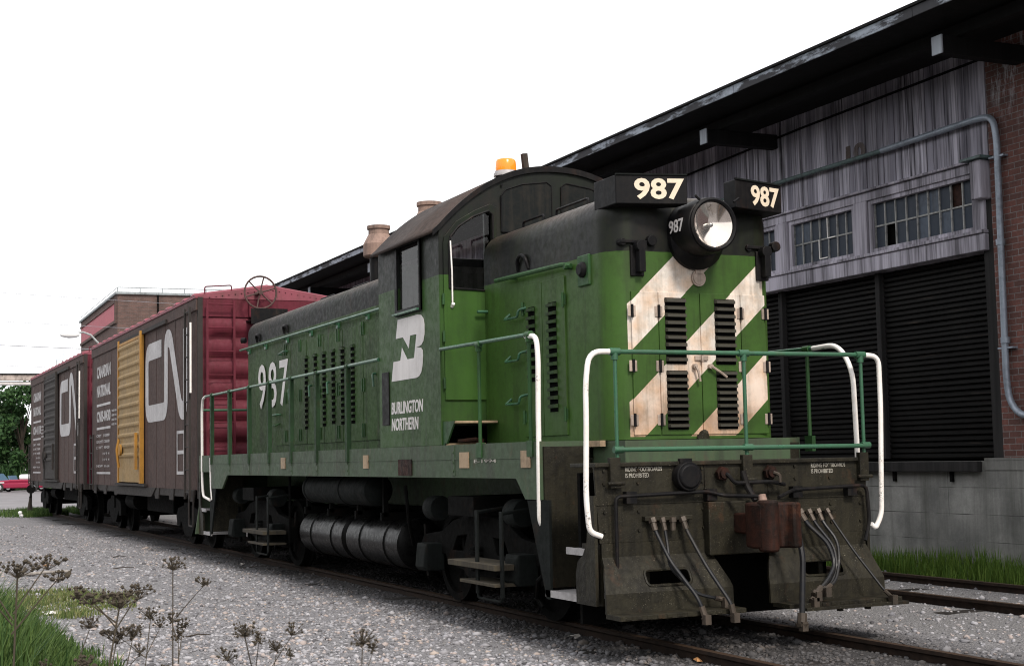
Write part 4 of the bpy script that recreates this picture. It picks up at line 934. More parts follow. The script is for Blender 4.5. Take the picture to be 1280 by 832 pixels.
# ------------------------------------------------------------------ boxcars
def boxcar(loc, door_mat, frame_mat, label, logo_y, number):
    B = empty('boxcar', loc); tag(B, label, 'boxcar', 'brown boxcars behind the locomotive')
    Ln, W = 12.8, 1.36
    m = MB(); m.box(-W, W, .06, Ln-.06, 1.12, 4.42); m.box(-W-.03, W+.03, .02, Ln-.02, 4.42, 4.64)
    body = m.build('body', 'car_side', B)
    rv = MB()
    for k in range(14):
        y = .12+k*(Ln-.24)/13; rv.box(-W-.006, -W, y-.03, y+.03, 1.14, 4.42); rv.box(W, W+.006, y-.03, y+.03, 1.14, 4.42)
    rv.build('panel_seam', 'car_side', body)
    m = MB()
    for i, (y0, y1) in enumerate(((.0, .16), (4.0, 4.9), (8.3, 9.2), (Ln-.16, Ln))): m.box(-W+.02, W-.02, y0, y1, .96, 1.12)
    m.plate('side', [(.6, 1.12), (Ln-.6, 1.12), (Ln-1.2, .98), (1.2, .98)], -W+.04, .03); m.plate('side', [(3.9, 1.12), (9.3, 1.12), (8.8, .93), (4.4, .93)], -W, .03); m.box(-.3, .3, 0, Ln, .8, 1.1)
    for y in (.5, 2.4, 3.9, 9.0, 10.6, 12.2): m.plate('side', [(y-.25, 1.12), (y+.25, 1.12), (y+.18, .90), (y-.18, .90)], -W+.01, .02)
    m.build('side_sill', 'car_dark', B)
    # roof: shallow ridge with panel ribs
    m = MB(); m.add([(x, y, z) for y in (0, Ln) for x, z in ((-W-.05, 4.64), (-W-.05, 4.69), (0, 4.90), (W+.05, 4.69), (W+.05, 4.64))], [(0, 1, 6, 5), (1, 2, 7, 6), (2, 3, 8, 7), (3, 4, 9, 8), (0, 4, 3, 2, 1), (5, 6, 7, 8, 9), (0, 5, 9, 4)])
    for k in range(16):
        y = .3+k*(Ln-.6)/15
        for s in (-1, 1):
            m.add([(s*(W+.05), y-.13, 4.70), (s*(W+.05), y+.13, 4.70), (0, y+.13, 4.91), (0, y-.13, 4.91), (s*(W+.02), y-.07, 4.745), (s*(W+.02), y+.07, 4.745), (0, y+.07, 4.955), (0, y-.07, 4.955)], [(4, 5, 6, 7), (0, 1, 5, 4), (0, 4, 7, 3), (1, 2, 6, 5)])
    m.build('roof', 'car_roof', B)
    # ends with horizontal corrugations
    for (ye, d) in ((.06, -1), (Ln-.06, 1)):
        m = MB(); xs = [-W, -W+.16, -W+.30, W-.30, W-.16, W]; zs = []; n_ = 8; vs_ = []
        rows = []
        for k in range(n_):
            z0 = 1.2+k*.388
            rows += [(z0, 0), (z0+.03, .0), (z0+.09, .075), (z0+.16, .105), (z0+.24, .105), (z0+.31, .075), (z0+.365, .0)]
        rows.append((1.2+n_*.388, 0)); rows.insert(0, (1.12, 0))
        amp = [0, 0, 1, 1, 0, 0]
        for z, a in rows:
            for x, q in zip(xs, amp): vs_.append((x, ye+d*(.02+a*q), z))
        c_ = len(xs); m.add(vs_, [(i*c_+j, i*c_+j+1, (i+1)*c_+j+1, (i+1)*c_+j) for i in range(len(rows)-1) for j in range(c_-1)])
        zt = rows[-1][0]; m.add([(-W, ye+d*.03, zt), (W, ye+d*.03, zt), (W, ye+d*.03, 4.69), (0, ye+d*.03, 4.90), (-W, ye+d*.03, 4.69), (-W, ye+d*.05, zt), (W, ye+d*.05, zt), (W, ye+d*.05, 4.69), (0, ye+d*.05, 4.90), (-W, ye+d*.05, 4.69)], [(0, 1, 2, 3, 4), (5, 6, 7, 8, 9), (0, 4, 9, 5)])
        for k in range(22): m.cyl((-W+.1+k*.12, ye+d*.05, 4.62+.2*(1-abs(-W+.1+k*.12)/W)), (-W+.1+k*.12, ye+d*.06, 4.62+.2*(1-abs(-W+.1+k*.12)/W)), .014, n=5)
        m.build('end_wall', 'car_red', B, smooth=True)
        for sx in (-1, 1): MB().box(*sorted((sx*W, sx*(W-.09))), *sorted((ye, ye+d*.065)), 1.10, 4.66).build('corner_post', 'car_dark', B)
    # door
    y0, y1 = 5.3, 8.25
    D = MB(); D.box(-W-.075, -W-.02, y0+.06, y1-.06, 1.22, 4.40)
    for k in range(12): z = 1.75+k*.225; D.add([(-W-.075, y0+.12, z), (-W-.075, y1-.12, z), (-W-.075, y0+.12, z+.13), (-W-.075, y1-.12, z+.13), (-W-.105, y0+.14, z+.05), (-W-.105, y1-.14, z+.05), (-W-.105, y0+.14, z+.09), (-W-.105, y1-.14, z+.09)], [(0, 1, 5, 4), (4, 5, 7, 6), (6, 7, 3, 2), (0, 4, 6, 2), (1, 3, 7, 5)])
    D = D.build('sliding_door', door_mat, B)
    m = MB(); m.box(-W-.11, -W-.02, y0-.02, y0+.10, 1.20, 4.50); m.box(-W-.10, -W-.02, y1-.10, y1+.02, 1.20, 4.50); m.box(-W-.09, -W-.02, y0, y1, 4.36, 4.42); m.build('door_frame', frame_mat, D)
    MB().box(-W-.07, -W-.03, y0-2.6, y1+.3, 4.42, 4.50).build('door_track', 'car_dark', B); MB().box(-W-.09, -W-.03, y0-.4, y1+.4, 1.14, 1.19).build('door_track', 'car_dark', B)
    MB().box(-W-.16, -W-.1, y0+.3, y0+.42, 1.5, 2.3).build('lock_bar', frame_mat, D); MB().tube([(-W-.12, y1-.35, 1.55), (-W-.17, y1-.35, 1.95), (-W-.12, y1-.35, 2.2)], .03, 6, fil=.05).build('door_lever', frame_mat, D, smooth=True); MB().cyl((-W-.10, y1-.55, 1.95), (-W-.15, y1-.55, 1.95), .13, n=14).build('door_gear', frame_mat, D, smooth=True)
    # ladders
    def ladder(p, dx, dy, z0, z1, n, mat='car_dark'):
        m = MB(); p = Vector(p); a = p; b = p+Vector((dx, dy, 0))
        for q in (a, b): m.box(q.x-.02, q.x+.02, q.y-.02, q.y+.02, z0, z1)
        for k in range(n):
            z = z0+.12+k*(z1-z0-.2)/(n-1); m.tube([(a.x, a.y, z), (b.x, b.y, z)], .013, 6)
        return m.build('ladder', mat, B)
    ladder((-W-.09, .28, 0), 0, .42, .95, 4.5, 9); ladder((W+.09, .28, 0), 0, .42, .95, 4.5, 9)
    ladder((-W+.14, -.15, 0), .50, 0, 1.35, 4.60, 8, 'car_red'); ladder((-W-.09, Ln-.8, 0), 0, .5, 1.0, 2.4, 4)
    MB().tube([(-W-.02, .3, 1.1), (-W-.02, .32, .45), (-W-.02, .68, .45), (-W-.02, .7, 1.1)], .018, 6, fil=.05).build('stirrup', 'car_dark', B)
    MB().tube([(-1.22, .05, 4.70), (-1.22, .05, 4.86), (-.72, .05, 4.90), (-.72, .05, 4.76)], .013, 6, fil=.04).build('roof_grab', 'car_red', B)
    # hand brake wheel
    m = MB(); P0 = Vector((-.26, -.30, 4.74)); ring = [P0+Vector((.30*math.cos(t), 0, .30*math.sin(t))) for t in np.linspace(0, 2*PI, 29)]; m.tube(ring, .018, 6)
    for k in range(6): t = k*PI/3+.3; m.tube([P0, P0+Vector((.13*math.cos(t), .03, .13*math.sin(t))), P0+Vector((.29*math.cos(t), 0, .29*math.sin(t)))], .014, 5)
    m.cyl(P0+Vector((0, -.03, 0)), P0+Vector((0, .35, 0)), .04, n=10); m.build('brake_wheel', 'car_red' if 0 else M.setdefault('wheelrust', grimy('brake_wheel_rust', (.10, .05, .045), .7)), B, smooth=True)
    MB().box(-.47, .22, -.42, -.02, 4.20, 4.23).box(-.47, .22, -.43, -.42, 4.14, 4.43).build('brake_platform', 'black', B)
    MB().box(-.42, -.08, -.1, 0.02, 4.3, 4.62).build('brake_housing', 'car_red', B)
    # lettering
    def q(y, z): return (y+logo_y, z)
    def stroke(path, w_, name='railway_emblem'):
        P = fillet([Vector((a, b, 0)) for a, b in path], .30, 7); Lf, Rt = [], []
        for i, p in enumerate(P):
            d = (P[min(i+1, len(P)-1)]-P[max(i-1, 0)]).normalized(); n_ = Vector((-d.y, d.x, 0)); Lf.append(p+n_*w_/2); Rt.append(p-n_*w_/2)
        m = MB(); n2 = len(P); vs_ = [(-W-.008, v.x, v.y) for v in Lf]+[(-W-.008, v.x, v.y) for v in Rt]
        m.add(vs_, [(i, i+1, n2+i+1, n2+i) for i in range(n2-1)]); return m
    yy = logo_y
    m = stroke([(yy+2.45, 3.98), (yy+4.05, 3.98), (yy+4.05, 2.67), (yy+1.98, 2.67), (yy+1.98, 4.12), (yy+1.55, 4.12), (yy+.55, 2.62), (yy+.12, 2.62), (yy+.12, 4.18)], .36)
    m.build('railway_emblem', 'car_white', B)
    x = -W-.009; s0, s1 = 11.95, 9.8
    text('lettering', 'CANADIAN', 'side', (s0, s1, 3.82, 4.13), x, 'car_white', B, .03)
    text('lettering', 'NATIONAL', 'side', (s0, s1, 3.34, 3.64), x, 'car_white', B, .03)
    MB().box(x-.003, x, s1, s0, 3.10, 3.16).box(x-.003, x, s1, s0, 2.51, 2.57).box(x-.003, x, s1, s0, 1.39, 1.44).build('lettering_rule', 'car_white', B)
    text('car_number', number, 'side', (s0, s1, 2.70, 2.98), x, 'car_white', B, .03)
    for k, t_ in enumerate(('CAPY   110000', 'LD LMT 128600', 'LT WT  48400')):
        text('data_lettering', t_, 'side', (s0+.03, s1+.15, 2.32-k*.15, 2.39-k*.15), x, 'car_white', B, .0)
    for z in (1.87, 1.72, 1.56): text('data_lettering', 'H 9 4' if z > 1.6 else 'NEW  8 64', 'side', (s0-1.0 if z > 1.6 else s0, s1+.15, z, z+.06), x, 'car_white', B, .0)
    for k in range(4): text('data_lettering', 'INSIDE 40 6', 'side', (9.6, 8.9, 2.90-k*.11, 2.95-k*.11), x, 'car_white', B, .0)
    m = MB(); m.plate('side', [(1.15, 1.40), (1.85, 1.40), (1.85, 2.24), (1.15, 2.24)], x, .003, [[(1.22, 1.46), (1.78, 1.46), (1.78, 1.79), (1.22, 1.79)], [(1.22, 1.86), (1.78, 1.86), (1.78, 2.18), (1.22, 2.18)]]); m.build('stencil_frame', 'car_white', B)
    MB().box(x-.006, x-.003, .30, .36, 2.6, 4.25).build('ladder_stripe', 'car_white', B) if 0 else MB().tube([(-W-.10, .16, 2.9), (-W-.10, .16, 4.2)], .02, 6).build('white_rod', 'rail_white', B)
    # trucks
    for yc in (2.0, Ln-2.0):
        T = MB().cyl((0, yc, .7), (0, yc, .95), .35, n=16).box(-1.15, 1.15, yc-.25, yc+.25, .55, .85).build('truck', 'under', B)
        for s in (-1, 1):
            MB().plate('side', [(yc-1.05, .62), (yc-.95, .72), (yc-.3, .80), (yc+.3, .80), (yc+.95, .72), (yc+1.05, .62), (yc+1.05, .38), (yc+.75, .38), (yc+.7, .5), (yc+.3, .2), (yc-.3, .2), (yc-.7, .5), (yc-.75, .38), (yc-1.05, .38)], s*1.0, .12).build('truck_frame', 'under', T)
        for a in (-.87, .87):
            Wm = MB(); Wm.cyl((-.95, yc+a, .42), (.95, yc+a, .42), .07, n=10)
            for s in (-1, 1): Wm.lathe([(0, s*.06), (.1, s*.06), (.3, s*.02), (.35, s*.07), (.42, s*.07), (.42, -s*.05), (.45, -s*.08), (0, -s*.08)], (s*.78, yc+a, .42), 'X', 26)
            Wm.build('wheel_set', 'under', T, smooth=True)
    m = MB(); m.box(-.1, .1, -.35, .1, .86, 1.0); knuck(m, 1, -.3); m.build('coupler', 'under', B); m = MB(); m.box(-.1, .1, Ln-.1, Ln+.35, .86, 1.0); knuck(m, 1, Ln+.55); m.build('coupler', 'under', B)
    MB().tube([(-.3, -.2, .9), (-.32, -.35, .6), (-.25, -.45, .4)], .03, 6).build('air_hose', 'under', B); MB().box(-.9, .9, 4.5, 7.5, .55, .95).build('underframe_box', 'under', B, bevel=.02); MB().cyl((-.9, 8.2, .75), (-.9, 9.3, .75), .2, n=14).build('air_tank', 'under', B, smooth=True)
    return B
b1 = boxcar((.03, 15.62, 0), 'yellow_pale', 'yellow', 'brown boxcar with a yellow sliding door, coupled right behind the green locomotive', .95, 'CNIS-0430')
b2 = boxcar((.03, 29.95, 0), 'car_dark', 'car_dark', 'brown boxcar with a dark brown sliding door, at the far end of the train', .75, 'CN 41118')

# ------------------------------------------------------------------ warehouse
WX = 6.8
WH = empty('warehouse', (WX, 0, GZ)); tag(WH, 'long weathered timber warehouse with deep eaves, black roller doors and a concrete base', 'warehouse')
def wb(name, mat, x0, x1, y0, y1, z0, z1, par=WH, bevel=0):
    return MB().box(x0-WX, x1-WX, y0, y1, z0-GZ, z1-GZ).build(name, mat, par, bevel=bevel)
YE = 39.0
wb('foundation_wall', 'concrete', WX-.12, WX+6, -9, YE, GZ-.4, 1.42, bevel=.01)
wb('foundation_cap', 'concrete', WX-.13, WX+.3, -9, 4.15, 1.30, 1.46)
wb('dock_bumper', M.setdefault('bumper', wood('dock_timber', (.03, .028, .028), (.012, .012, .012))), WX-.22, WX-.12, 4.2, YE, 1.28, 1.42, bevel=.01)
for y in (4.75, 5.95, 7.3, 8.6): MB().box(-.16, -.12, y, y+.05, 1.14-GZ, 1.28-GZ).build('bumper_bolt', 'under', WH)
wb('brick_wall', 'brick', WX-.02, WX+6, -9, 3.90, 1.44, 7.45)
pl = MB(); y = 3.93
while y < YE:
    w_ = .135; d = random.uniform(0, .012); pl.box(-.0-d, .06, y, y+w_-random.choice((.006, .008, .016)), 5.50-GZ-random.uniform(0, .0), 7.40-GZ); y += w_
pl.build('plank_siding', 'planks', WH)
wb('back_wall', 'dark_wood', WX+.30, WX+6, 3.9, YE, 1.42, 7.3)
wb('door_lintel', 'beam_wood', WX-.10, WX+.25, 3.98, YE, 4.24, 4.47, bevel=.012)
wb('sill_board', 'beam_wood', WX-.13, WX+.2, 3.98, YE, 4.475, 4.52, bevel=.008)
wb('header_board', 'beam_wood', WX-.05, WX+.2, 3.98, YE, 5.33, 5.46, bevel=.01)
wb('header_ledge', 'beam_wood', WX-.10, WX+.2, 3.98, YE, 5.465, 5.50, bevel=.008)
wb('corner_box', 'beam_wood', WX-.18, WX+.1, 3.92, 4.12, 4.93, 5.46, bevel=.02)
wb('corner_ledge', 'conduit_green', WX-.24, WX+.1, 3.84, 4.24, 5.465, 5.50)
wb('corner_post', 'bumper', WX-.02, WX+.28, 3.90, 4.08, 1.46, 4.92)
# window bays
ybays = []; y = 4.22
for k in range(13):
    wd = 2.22 if k % 2 == 0 else 1.66
    ybays.append((y, y+wd)); y += wd+.38
for k, (a, b) in enumerate(ybays):
    wb('window_post', 'beam_wood', WX-.06, WX+.2, (b+.04), (b+.34), 4.52, 5.33, bevel=.01)
    if k == 0: wb('window_post', 'beam_wood', WX-.06, WX+.2, 4.0, a-.03, 4.52, 5.33, bevel=.01)
    fr_ = MB(); fr_.plate('side', [(a-.02, 4.52-GZ), (b+.03, 4.52-GZ), (b+.03, 5.33-GZ), (a-.02, 5.33-GZ)], .08, .10, [[(a+.05, 4.59-GZ), (b-.04, 4.59-GZ), (b-.04, 5.27-GZ), (a+.05, 5.27-GZ)]])
    Wn = fr_.build('window', M['dark_wood'] if 0 else 'beam_wood', WH)
    n_ = 9 if k % 2 == 0 else 7; ps = MB(); mt = MB(); a2, b2_ = a+.05, b-.04; ww = (b2_-a2)/n_; zz = (4.59, 4.93, 5.27)
    miss = {(0, 0, 7): 1, (0, 1, 1): 2}; lt = MB(); lt_n = 0
    for c_ in range(n_):
        for r_ in range(2):
            y0, y1 = a2+c_*ww, a2+(c_+1)*ww
            if k == 0 and r_ == 0 and c_ == 7: continue
            if k == 0 and r_ == 1 and c_ == 1: MB().box(.075, .08, y0, y1, zz[1]-GZ, zz[2]-GZ).build('rusty_pane', 'rust', Wn); continue
            tilt = random.uniform(-.004, .004)
            tgt = lt if random.random() < .16 else ps
            if tgt is lt: lt_n += 1
            tgt.add([(.06+tilt, y0+.008, zz[r_]-GZ+.008), (.06-tilt, y1-.008, zz[r_]-GZ+.008), (.06-tilt, y1-.008, zz[r_+1]-GZ-.008), (.06+tilt, y0+.008, zz[r_+1]-GZ-.008)], [(0, 1, 2, 3)])
    ps.build('pane', 'pane', Wn, solid=.004)
    if lt_n: lt.build('pane', 'pane_light', Wn, solid=.004)
    for c_ in range(n_+1): mt.box(.035, .065, a2+c_*ww-.011, a2+c_*ww+.011, 4.59-GZ, 5.27-GZ)
    mt.box(.04, .06, a2, b2_, 4.918-GZ, 4.942-GZ); mt.build('muntin', 'muntin', Wn)
    if k == 1:
        MB().box(.02, .03, a2+3*ww-.008, a2+3*ww+.008, 4.93-GZ, 5.25-GZ).box(.02, .03, a2+3*ww-.19, a2+3*ww, 4.92-GZ, 4.935-GZ).box(.02, .03, a2+4*ww-.008, a2+4*ww+.008, 4.62-GZ, 4.93-GZ).box(.02, .03, a2+4*ww-.2, a2+4*ww, 4.62-GZ, 4.635-GZ).build('white_strip', 'rail_white', Wn)
    MB().box(.12, .14, a, b, 4.52-GZ, 5.33-GZ).build('dark_room', 'void', Wn)
# doors
yd = [4.10, 6.42]; k = 6.52
while k < YE-2.5: yd += [k, k+2.4]; k += 2.5
for i in range(0, len(yd), 2):
    a, b = yd[i], yd[i+1]; m = MB(); z = 1.46
    while z < 4.22:
        jt = random.gauss(0, .004); z += jt
        m.add([(.20, a, z-GZ), (.20, b, z-GZ), (.165, a, z+.02-GZ), (.165, b, z+.02-GZ), (.165, a, z+.055-GZ), (.165, b, z+.055-GZ), (.20, a, z+.075-GZ), (.20, b, z+.075-GZ)], [(0, 1, 3, 2), (2, 3, 5, 4), (4, 5, 7, 6)]); z += .078
    m.build('roller_door', 'door_black', WH, solid=.004)
    wb('door_post', 'bumper', WX+.08, WX+.26, b, b+.1, 1.46, 4.24, bevel=.01)
# roof and soffit
m = MB(); EX = 4.95-WX
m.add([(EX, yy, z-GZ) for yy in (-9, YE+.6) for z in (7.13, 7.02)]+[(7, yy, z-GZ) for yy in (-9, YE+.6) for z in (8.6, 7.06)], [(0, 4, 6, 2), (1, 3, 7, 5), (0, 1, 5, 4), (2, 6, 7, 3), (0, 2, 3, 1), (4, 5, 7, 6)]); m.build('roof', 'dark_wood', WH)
for i in range(12): wb('fascia_board', 'fascia', 4.93, 4.95, -9+i*4.05, -9+(i+1)*4.05-.012, 7.0, 7.125)
wb('roof_felt', 'dark_wood', 4.90, 4.98, -9, YE+.6, 7.13, 7.165)
wb('purlin', 'dark_wood', 5.65, 5.80, -9, YE, 6.835, 6.98)
y = -2.4
while y < YE:
    if 18 < y < 22: y += 5.57; continue
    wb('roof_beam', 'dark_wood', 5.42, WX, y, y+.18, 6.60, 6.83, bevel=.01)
    wb('beam_end', 'beam_end', 5.40, 5.42, y-.004, y+.184, 6.596, 6.834); y += 5.57
# conduit along the wall
m = MB(); m.tube([(-.10, 20, 6.0-GZ), (-.10, 6, 6.0-GZ)], .035, 10); m.build('wall_pipe', 'conduit_green', WH, smooth=True)
m = MB(); m.tube([(-.10, 6.0, 6.0-GZ), (-.10, 4.0, 6.03-GZ), (-.10, 3.72, 6.0-GZ), (-.10, 3.66, 5.7-GZ), (-.10, 3.70, 2.5-GZ), (-.10, 3.66, 2.2-GZ), (-.10, 3.50, 2.02-GZ), (-.10, 3.1, 1.95-GZ), (-.02, 2.6, 1.93-GZ)], .045, 12, fil=.22)
for z in (4.3, 3.0): m.cyl((-.10, 3.685, z-GZ-.04), (-.10, 3.685, z-GZ+.04), .06, n=12)
for z in (5.45, 2.9): m.box(-.11, 0, 3.55, 3.82, z-GZ-.012, z-GZ+.012)
m.build('conduit', 'conduit', WH, smooth=True)
MB().tube([(-.06, 20, 6.72-GZ), (-.06, 12, 6.66-GZ), (-.06, 8, 6.78-GZ), (-.06, 3.9, 6.84-GZ)], .018, 6).build('wall_cable', 'under', WH)
text('bay_number', '10', 'side', (6.95, 6.48, 5.98, 6.26), 0, M.setdefault('faded', grimy('faded_brown', (.085, .062, .055), .9, amount=.6, streak=.5, bump=0, dirt=(.2, .19, .2))), WH, .05).location = (-.0155, 0, -GZ)

# grass along the wall foot and beside the track
def blades(name, pts, hmin, hmax, mat, label, wd=.008, lean=.35, par=None, cat='grass'):
    n = len(pts); vs_ = []; fs = []
    for (x, y, k) in pts:
        h = random.uniform(hmin, hmax)*k; a = random.uniform(0, 2*PI); l_ = random.uniform(.05, lean)*h; z = gz(x, y)-.01
        dx, dy = math.cos(a)*l_, math.sin(a)*l_; b = a+PI/2+random.uniform(-.5, .5); wx, wy = math.cos(b)*wd, math.sin(b)*wd
        o = len(vs_); vs_ += [(x-wx, y-wy, z), (x+wx, y+wy, z), (x+dx*.4-wx*.8, y+dy*.4-wy*.8, z+h*.55), (x+dx*.4+wx*.8, y+dy*.4+wy*.8, z+h*.55), (x+dx, y+dy, z+h*.95)]
        fs += [(o, o+1, o+3, o+2), (o+2, o+3, o+4)]
    m = MB(); m.v = vs_; m.f = fs
    me = bpy.data.meshes.new(name); me.from_pydata(vs_, [], fs); me.materials.append(M[mat]); ob = bpy.data.objects.new(name, me); COL.objects.link(ob)
    return tag(ob, label, cat, kind='stuff')
pts = []
for i in range(26000):
    y = random.uniform(.5, 22); x = random.uniform(5.15, 6.66); k = 1-abs(x-6.3)*.55+.5*noise.noise(Vector((x*1.5, y*1.5, 1)))
    if random.random() < k and noise.noise(Vector((y*.8, x*.8, 4))) > -.45+max(0, 5.9-x)*1.0: pts.append((x, y, max(.35, k)))
blades('grass', pts, .18, .46, 'grass_bright', 'bright green grass growing along the foot of the concrete wall', .007)
pts = []
for i in range(26000):
    a = random.random(); x = random.gauss(-6.05, .42); y = random.gauss(2.2, 1.3)
    k_ = noise.noise(Vector((x*2.5, y*2.5, 2)))
    if x < -5.15+.25*k_ and y > -1.5: pts.append((x, y, (max(.25, min(1.25, (-4.95-x)*1.05)))*(1+.6*k_)))
blades('tall_grass', pts, .15, .56, 'grass', 'thick green grass clump in the near left corner', .009, .75)
pts = []
for i in range(26000):
    x = random.uniform(-6.2, -3.0); y = random.uniform(5.0, 11); q = ((x+4.75)/.95)**2+((y-8.0)/2.0)**2
    k_ = noise.noise(Vector((x*2.2, y*2.2, 5)))
    if q+.9*k_+random.random()*.5 < .85: pts.append((x, y, 1-k_))
blades('low_grass', pts, .025, .085, 'grass_dry', 'low yellowish green grass patch spreading on the gravel', .007, .8)
pts = []
for i in range(9000):
    x = random.gauss(-.3, .8); y = random.uniform(41.5, 46); 
    if abs(x-.03) > .2: pts.append((x, y, 1))
blades('trackside_grass', pts, .08, .3, 'grass', 'green grass around the track behind the last boxcar', .012, .5)

# dead weeds in the foreground
def weed(px, py, d, hz, seed, label, size=1.0):
    random.seed(seed); P = CAM+(F+RR*((px-640)/1805.05)-UU*((py-416)/1805.05))*d
    z0 = gz(P.x, P.y); H = P.z-z0; Wd = empty('dead_weed', (P.x, P.y, z0)); tag(Wd, label, 'dead weed', 'dead brown weeds in the near left foreground')
    lean = random.uniform(-.28, .22)
    st = MB(); hd = MB()
    def head(p, r, n):
        hd = MB()
        for k in range(n):
            t = random.uniform(0, 2*PI); q = random.random()**.7*r*1.15; c = Vector((p.x+q*math.cos(t), p.y+q*math.sin(t), p.z+random.uniform(-.025, .018))); s = random.uniform(.003, .0065)*size
            st.tube([p-Vector((0, 0, r*.7)), c], .0011, 3, cap=False)
            vs_ = [c+Vector(v)*s for v in ((1, 0, 0), (-1, 0, 0), (0, 1, 0), (0, -1, 0), (0, 0, 1), (0, 0, -1))]; hd.add(vs_, [(0, 2, 4), (2, 1, 4), (1, 3, 4), (3, 0, 4), (2, 0, 5), (1, 2, 5), (3, 1, 5), (0, 3, 5)])
        hd.build('flower_head', 'weed', Wd)
    top = Vector((0, 0, H)); base = Vector((lean*H*1.6, lean, -.02)); mid = (top+base)/2+Vector((random.uniform(-.04, .04), 0, 0))
    st.tube([base, mid, top-Vector((0, 0, .03))], .0038*size, 6, taper=.5)
    head(top, .042*size, 46)
    for k in range(random.randint(4, 6)):
        f = random.uniform(.62, .93); b = base.lerp(top, f); a = random.uniform(0, 2*PI); ln = random.uniform(.08, .2)*size
        e = b+Vector((math.cos(a)*ln*.7, math.sin(a)*ln*.7, ln*random.uniform(.7, 1.2))); e.z = min(e.z, H+.01)
        st.tube([b, b.lerp(e, .6)+Vector((0, 0, -.01)), e-Vector((0, 0, .02))], .002*size, 5, taper=.6); head(e, random.uniform(.015, .038)*size, 24)
    st.build('stem', 'weed', Wd)
weeds = [(22, 706, 6.2, 'dark dead weed with a wide flat head, farthest left at the edge of the grass', 1.9), (150, 744, 5.6, 'dead weed with the broadest dark flower head, just right of the grass clump', 1.7),
         (216, 702, 6.0, 'tallest dead weed of the foreground, with thin upright branches', 1.15), (112, 776, 5.4, 'short thin dead weed standing in front of the green grass clump', .9), (188, 764, 5.8, 'medium dead weed between the broad headed one and the tallest one', 1.0),
         (166, 786, 5.2, 'low dead weed with a small head just below the broad headed one', .9), (306, 784, 4.8, 'dead weed with small clustered heads, alone on the gravel at the bottom edge', 1.0),
         (345, 806, 4.8, 'very short dead weed tip poking into view right of the clustered headed one', .6), (453, 794, 3.8, 'blurred dead weed head, farthest right in the foreground', .75)]
for i, (px, py, d, lb, sz) in enumerate(weeds): weed(px, py, d, 0, 40+i, lb, sz)
random.seed(99)

# debris on the gravel
def at_ground(px, py):
    d = F+RR*((px-640)/1805.05)-UU*((py-416)/1805.05); t = (GZ-CAM.z)/d.z; P = CAM+d*t; return Vector((P.x, P.y, gz(P.x, P.y)))
p = at_ground(25, 722); q = at_ground(88, 717)
o = MB().tube([p+Vector((0, 0, .03)), p.lerp(q, .5)+Vector((0, .03, .04)), q+Vector((0, 0, .03))], .028, 7, taper=.7).build('stick', 'drift'); tag(o, 'pale grey broken branch lying on the gravel behind the low grass', 'stick')
def scrap(name, px, py, s, mat, lb, cat):
    p = at_ground(px, py); m = MB(); n = 7; vs_ = [p+Vector((s*random.uniform(-1, 1), s*random.uniform(-1, 1), random.uniform(.005, .05))) for _ in range(n)]
    m.add(vs_+[p+Vector((0, 0, .045))], [(i, (i+1) % n, n) for i in range(n)]); o = m.build(name, mat, solid=.002); tag(o, lb, cat)
scrap('crumpled_paper', 60, 709, .14, 'orange_leaf', 'crumpled orange brown scrap lying behind the pale branch', 'litter')
scrap('paper_scrap', 303, 751, .16, 'paper', 'scattered white paper scrap on the open gravel', 'litter') if 0 else None
scrap('paper_scrap', 718, 798, .07, 'paper', 'small white crumpled scrap on the gravel below the locomotive step', 'litter')
scrap('paper_scrap', 65, 768, .12, 'paper', 'pale flat scrap lying beside the low grass patch', 'litter')
scrap('paper_scrap', 303, 706, .05, 'paper', 'tiny white scrap by the rail under the rear of the locomotive', 'litter')
scrap('rusty_scrap', 872, 826, .07, 'orange_leaf', 'rusty orange lump on the ballast between the rails', 'litter')
for (px, py, ln, lb) in ((155, 710, .35, 'thin dark twig on the gravel left of the shallow ruts'), (182, 740, .3, 'thin dark twig just above the tallest weed'), (150, 696, .25, 'short dark twig in the middle of the open gravel'), (248, 793, .25, 'thin reddish twig on the gravel between the weeds')):
    p = at_ground(px, py); a = random.uniform(-.5, .5); o = MB().tube([p+Vector((-ln/2, 0, .012)), p+Vector((0, .03, .03)), p+Vector((ln/2, a*.2, .012))], .01, 5, taper=.5).build('twig', 'bark'); tag(o, lb, 'twig')

# far: switch stand, cone post, pale bottles
p = Vector((-.75+.75, 46.5, GZ)); SW = empty('switch_stand', (-.75, 48.0, GZ)); tag(SW, 'dark switch stand with a round target behind the last boxcar', 'switch stand')
MB().cyl((0, 0, 0), (0, 0, .95), .045, n=8).box(-.2, .2, -.15, .15, 0, .12).build('post', 'under', SW); MB().cyl((0, -.03, .85), (0, .03, .85), .17, n=16).build('target', 'under', SW)
CN_ = empty('marker_post', (-1.25, 43.6, GZ)); tag(CN_, 'small dark tapered post in the grass beside the last boxcar', 'post')
MB().cyl((0, 0, 0), (0, 0, .62), .13, .03, n=8).build('post', 'bark', CN_); MB().cyl((0, 0, .60), (0, 0, .66), .035, n=8).build('cap', 'under', CN_)
for dx, dz, lb in ((-.12, .11, 'small round white bulb like object on the grass, upper of the pair'), (-.06, 0, 'small round white bulb like object on the grass, lower of the pair')):
    o = MB().lathe([(0, 0), (.05, .01), (.07, .06), (.05, .11), (0, .12)], (-1.75+dx, 41.0-dz*2, GZ+dz), n=12).build('white_jar', 'car_white_paint', smooth=True); tag(o, lb, 'litter')

